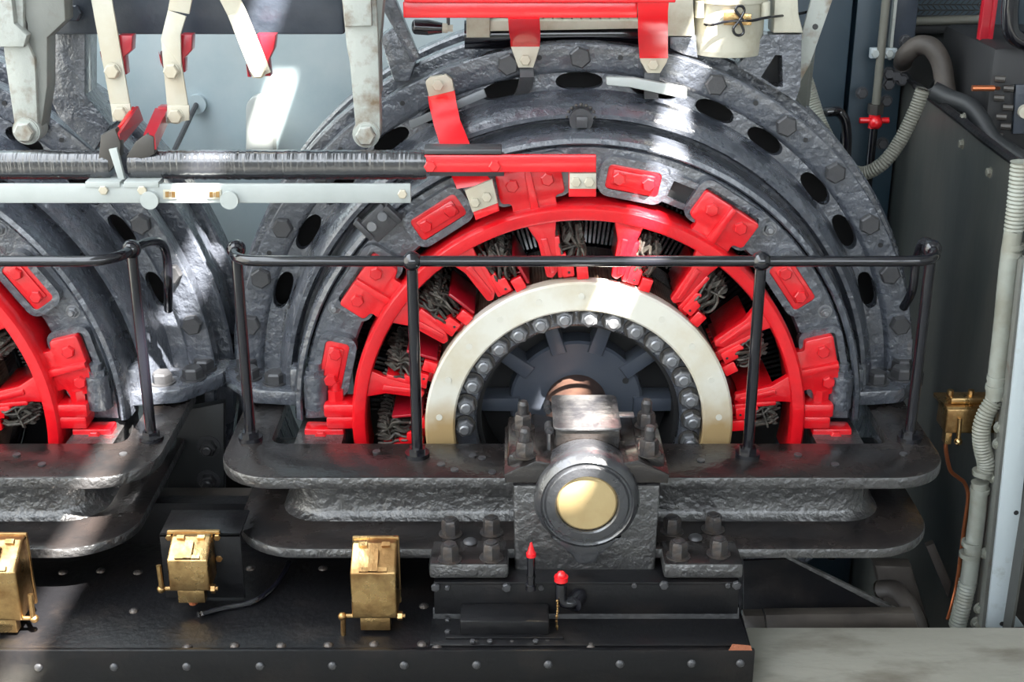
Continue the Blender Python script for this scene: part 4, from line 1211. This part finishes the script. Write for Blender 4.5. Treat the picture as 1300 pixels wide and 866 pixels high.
# ================================================================== PIT ON THE RIGHT
GP = thing('guard_plate', 'dark triangular steel plate with a light rim under the right bedplate', 'plate', U(1040,778,-.40))
bm = N(); px_plate(bm, [(944,712),(1000,710),(1144,779),(944,781)], -.42, .006, 0); obj('sheet', bm, 'plate_black', GP, 0)
bm = N(); px_plate(bm, [(992,706),(1004,708),(1148,778),(1136,780)], -.426, .012, .001); obj('rim', bm, 'edge_grey', GP)
BM = thing('foot_beam', 'worn brown steel angle along the pit edge', 'beam', U(1060,796,-.5))
bm = N(); px_plate(bm, [(972,781),(1160,779),(1166,799),(974,799)], -.50, .03, .002); obj('angle', bm, 'pit_brown', BM)
bm = N(); px_plate(bm, [(945,782),(970,782),(972,799),(945,799)], -.50, .03, .002); obj('block', bm, 'pit_brown', BM)
bm = N(); tube(bm, spline([U(1115,748,-.25), U(1135,748,-.28), U(1150,762,-.32), U(1162,785,-.36), U(1168,805,-.38)], 8), .022, 12)
tag(obj('drain_pipe', bm, 'pit_brown'), 'dusty grey pipe bend down in the pit', 'pipe')
bm = N(); px_plate(bm, [(1110,718),(1158,720),(1182,800),(1130,800)], -.10, .05, .01)
tag(obj('pit_pier', bm, 'pit_brown'), 'dusty upright pier in the dark pit below the right bedplate', 'pier')
bm = N(); px_plate(bm, [(1176,694),(1186,690),(1208,740),(1204,760)], -.12, .02, .002)
tag(obj('pit_brace', bm, 'pit_brown'), 'thin slanting brace in the pit beside the side sheet', 'brace')

# between the beds: dark bracket plate with bolts
GPL = thing('gap_plate', 'dark upright plate with two round bolts between the two bedplates', 'plate', U(265,620,-.05))
bm = N(); px_plate(bm, [(228,522),(284,512),(284,660),(205,660)], -.02, .03, .002); gp = obj('plate', bm, 'far_dark', GPL)
gpb = hex_mesh('plate_bolt', .022, .02, 'bolt_grey', washer=1.4, stud=.01)
for px, py in ((265,567),(265,610)): link('plate_bolt', gpb, gp, U(px, py, -.02))
bm = N(); box(bm, U(200,630,-.15).x, U(345,630,-.15).x, -.19, -.12, U(265,636,-.15).z, U(265,626,-.15).z, .002); obj('ledge', bm, 'pit_brown', GPL)
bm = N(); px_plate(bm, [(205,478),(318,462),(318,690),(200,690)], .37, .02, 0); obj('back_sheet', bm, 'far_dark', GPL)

# ================================================================== DARK MACHINERY, TOP RIGHT
MG = thing('mesh_guard', 'dark wire mesh guard with a horizontal bar in the top right background', 'guard', U(1205,30,1.2))
bm = N()
a = U(1160,-12,1.2); b_ = U(1256,20,1.2)
nx = 14; nz = 8
for i in range(nx+1):
    x = a.x+(b_.x-a.x)*i/nx; tube(bm, [(x+(.008 if j % 2 else -.008), 1.2, a.z+.06+(b_.z-a.z-.06)*j/nz) for j in range(nz+1)], .0022, 5)
for j in range(nz+1):
    z = a.z+.06+(b_.z-a.z-.06)*j/nz; cyl(bm, (a.x, 1.2, z), (b_.x, 1.2, z), .0022, 5)
obj('mesh', bm, 'far_dark', MG)
bm = N(); cyl(bm, tuple(U(1160,27,1.18)), tuple(U(1262,24,1.18)), .014, 12); obj('bar', bm, 'hose', MG)
bm = N(); box(bm, U(1158,43,1.22).x, U(1262,43,1.22).x, 1.21, 1.25, U(1200,42,1.22).z, U(1200,30,1.22).z, .002); obj('dark_rail', bm, 'dark', MG)
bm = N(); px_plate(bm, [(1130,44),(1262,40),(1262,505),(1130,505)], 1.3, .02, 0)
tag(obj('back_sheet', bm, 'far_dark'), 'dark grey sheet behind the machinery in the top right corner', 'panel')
bm = N(); px_plate(bm, [(1257,-50),(1274,-50),(1255,78),(1240,78)], .60, .03, .002); px_plate(bm, [(1268,-50),(1274,-50),(1257,75),(1252,75)], .595, .006, .001)
tag(obj('red_strut', bm, 'red_dark'), 'dark red upright strut in the top right background', 'strut')
bm = N()
tube(bm, spline([U(1146,80,.86), U(1150,70,.78), U(1165,58,.75), U(1182,60,.72), U(1195,80,.70), U(1200,112,.68), U(1206,150,.66)], 6), .028, 14)
tag(obj('thick_hose', bm, 'pit_brown'), 'thick dark elbow pipe arching beside the blue cabinet at top right', 'hose')
bm = N()
tube(bm, spline([U(1180,112,.55), U(1205,125,.52), U(1230,135,.48), U(1246,155,.45), U(1262,180,.42), U(1300,205,.4)], 6), .026, 12)
tag(obj('thick_hose', bm, 'far_dark'), 'thick black hose running along the sloping top of the side sheet', 'hose')
bm = N(); box(bm, U(1262,60,.45).x, 1.75, .45, .9, U(1280,205,.45).z, U(1280,60,.45).z, .02)
MB = tag(obj('switch_unit', bm, 'dark'), 'black switch unit half out of frame at the top right', 'switchgear')
bm = N(); px_plate(bm, [(1290,108),(1312,108),(1312,170),(1286,170)], .43, .015, .002); obj('front_panel', bm, 'beam_slate', MB)
bm = N(); c = U(1300,141,.43); cyl(bm, (c.x, .43, c.z), (c.x, .415, c.z), .018, 20); obj('dial', bm, 'cream', MB)
for q in range(9):
    bm = N(); c = U(1268+(q % 2)*10+random.uniform(-3,3), 100+q*12, .44); cyl(bm, (c.x-.012, .44, c.z), (c.x+.012, .43, c.z), .009, 8); obj('terminal', bm, 'washer_dark', MB)
bm = N(); cyl(bm, tuple(U(1234,112,.42)), tuple(U(1262,112,.42)), .008, 12); cyl(bm, tuple(U(1258,112,.42)), tuple(U(1270,112,.46)), .005, 10)
tag(obj('copper_rod', bm, 'copper'), 'short copper rod glowing against the dark machinery at top right', 'rod')
bm = N(); tube(bm, spline([U(1284,-8,.40), U(1282,20,.40), U(1286,44,.40), U(1310,58,.40)], 6), .022, 12)
tag(obj('tube_loop', bm, 'gloss_black'), 'rounded black tube frame in the extreme top right corner', 'frame')
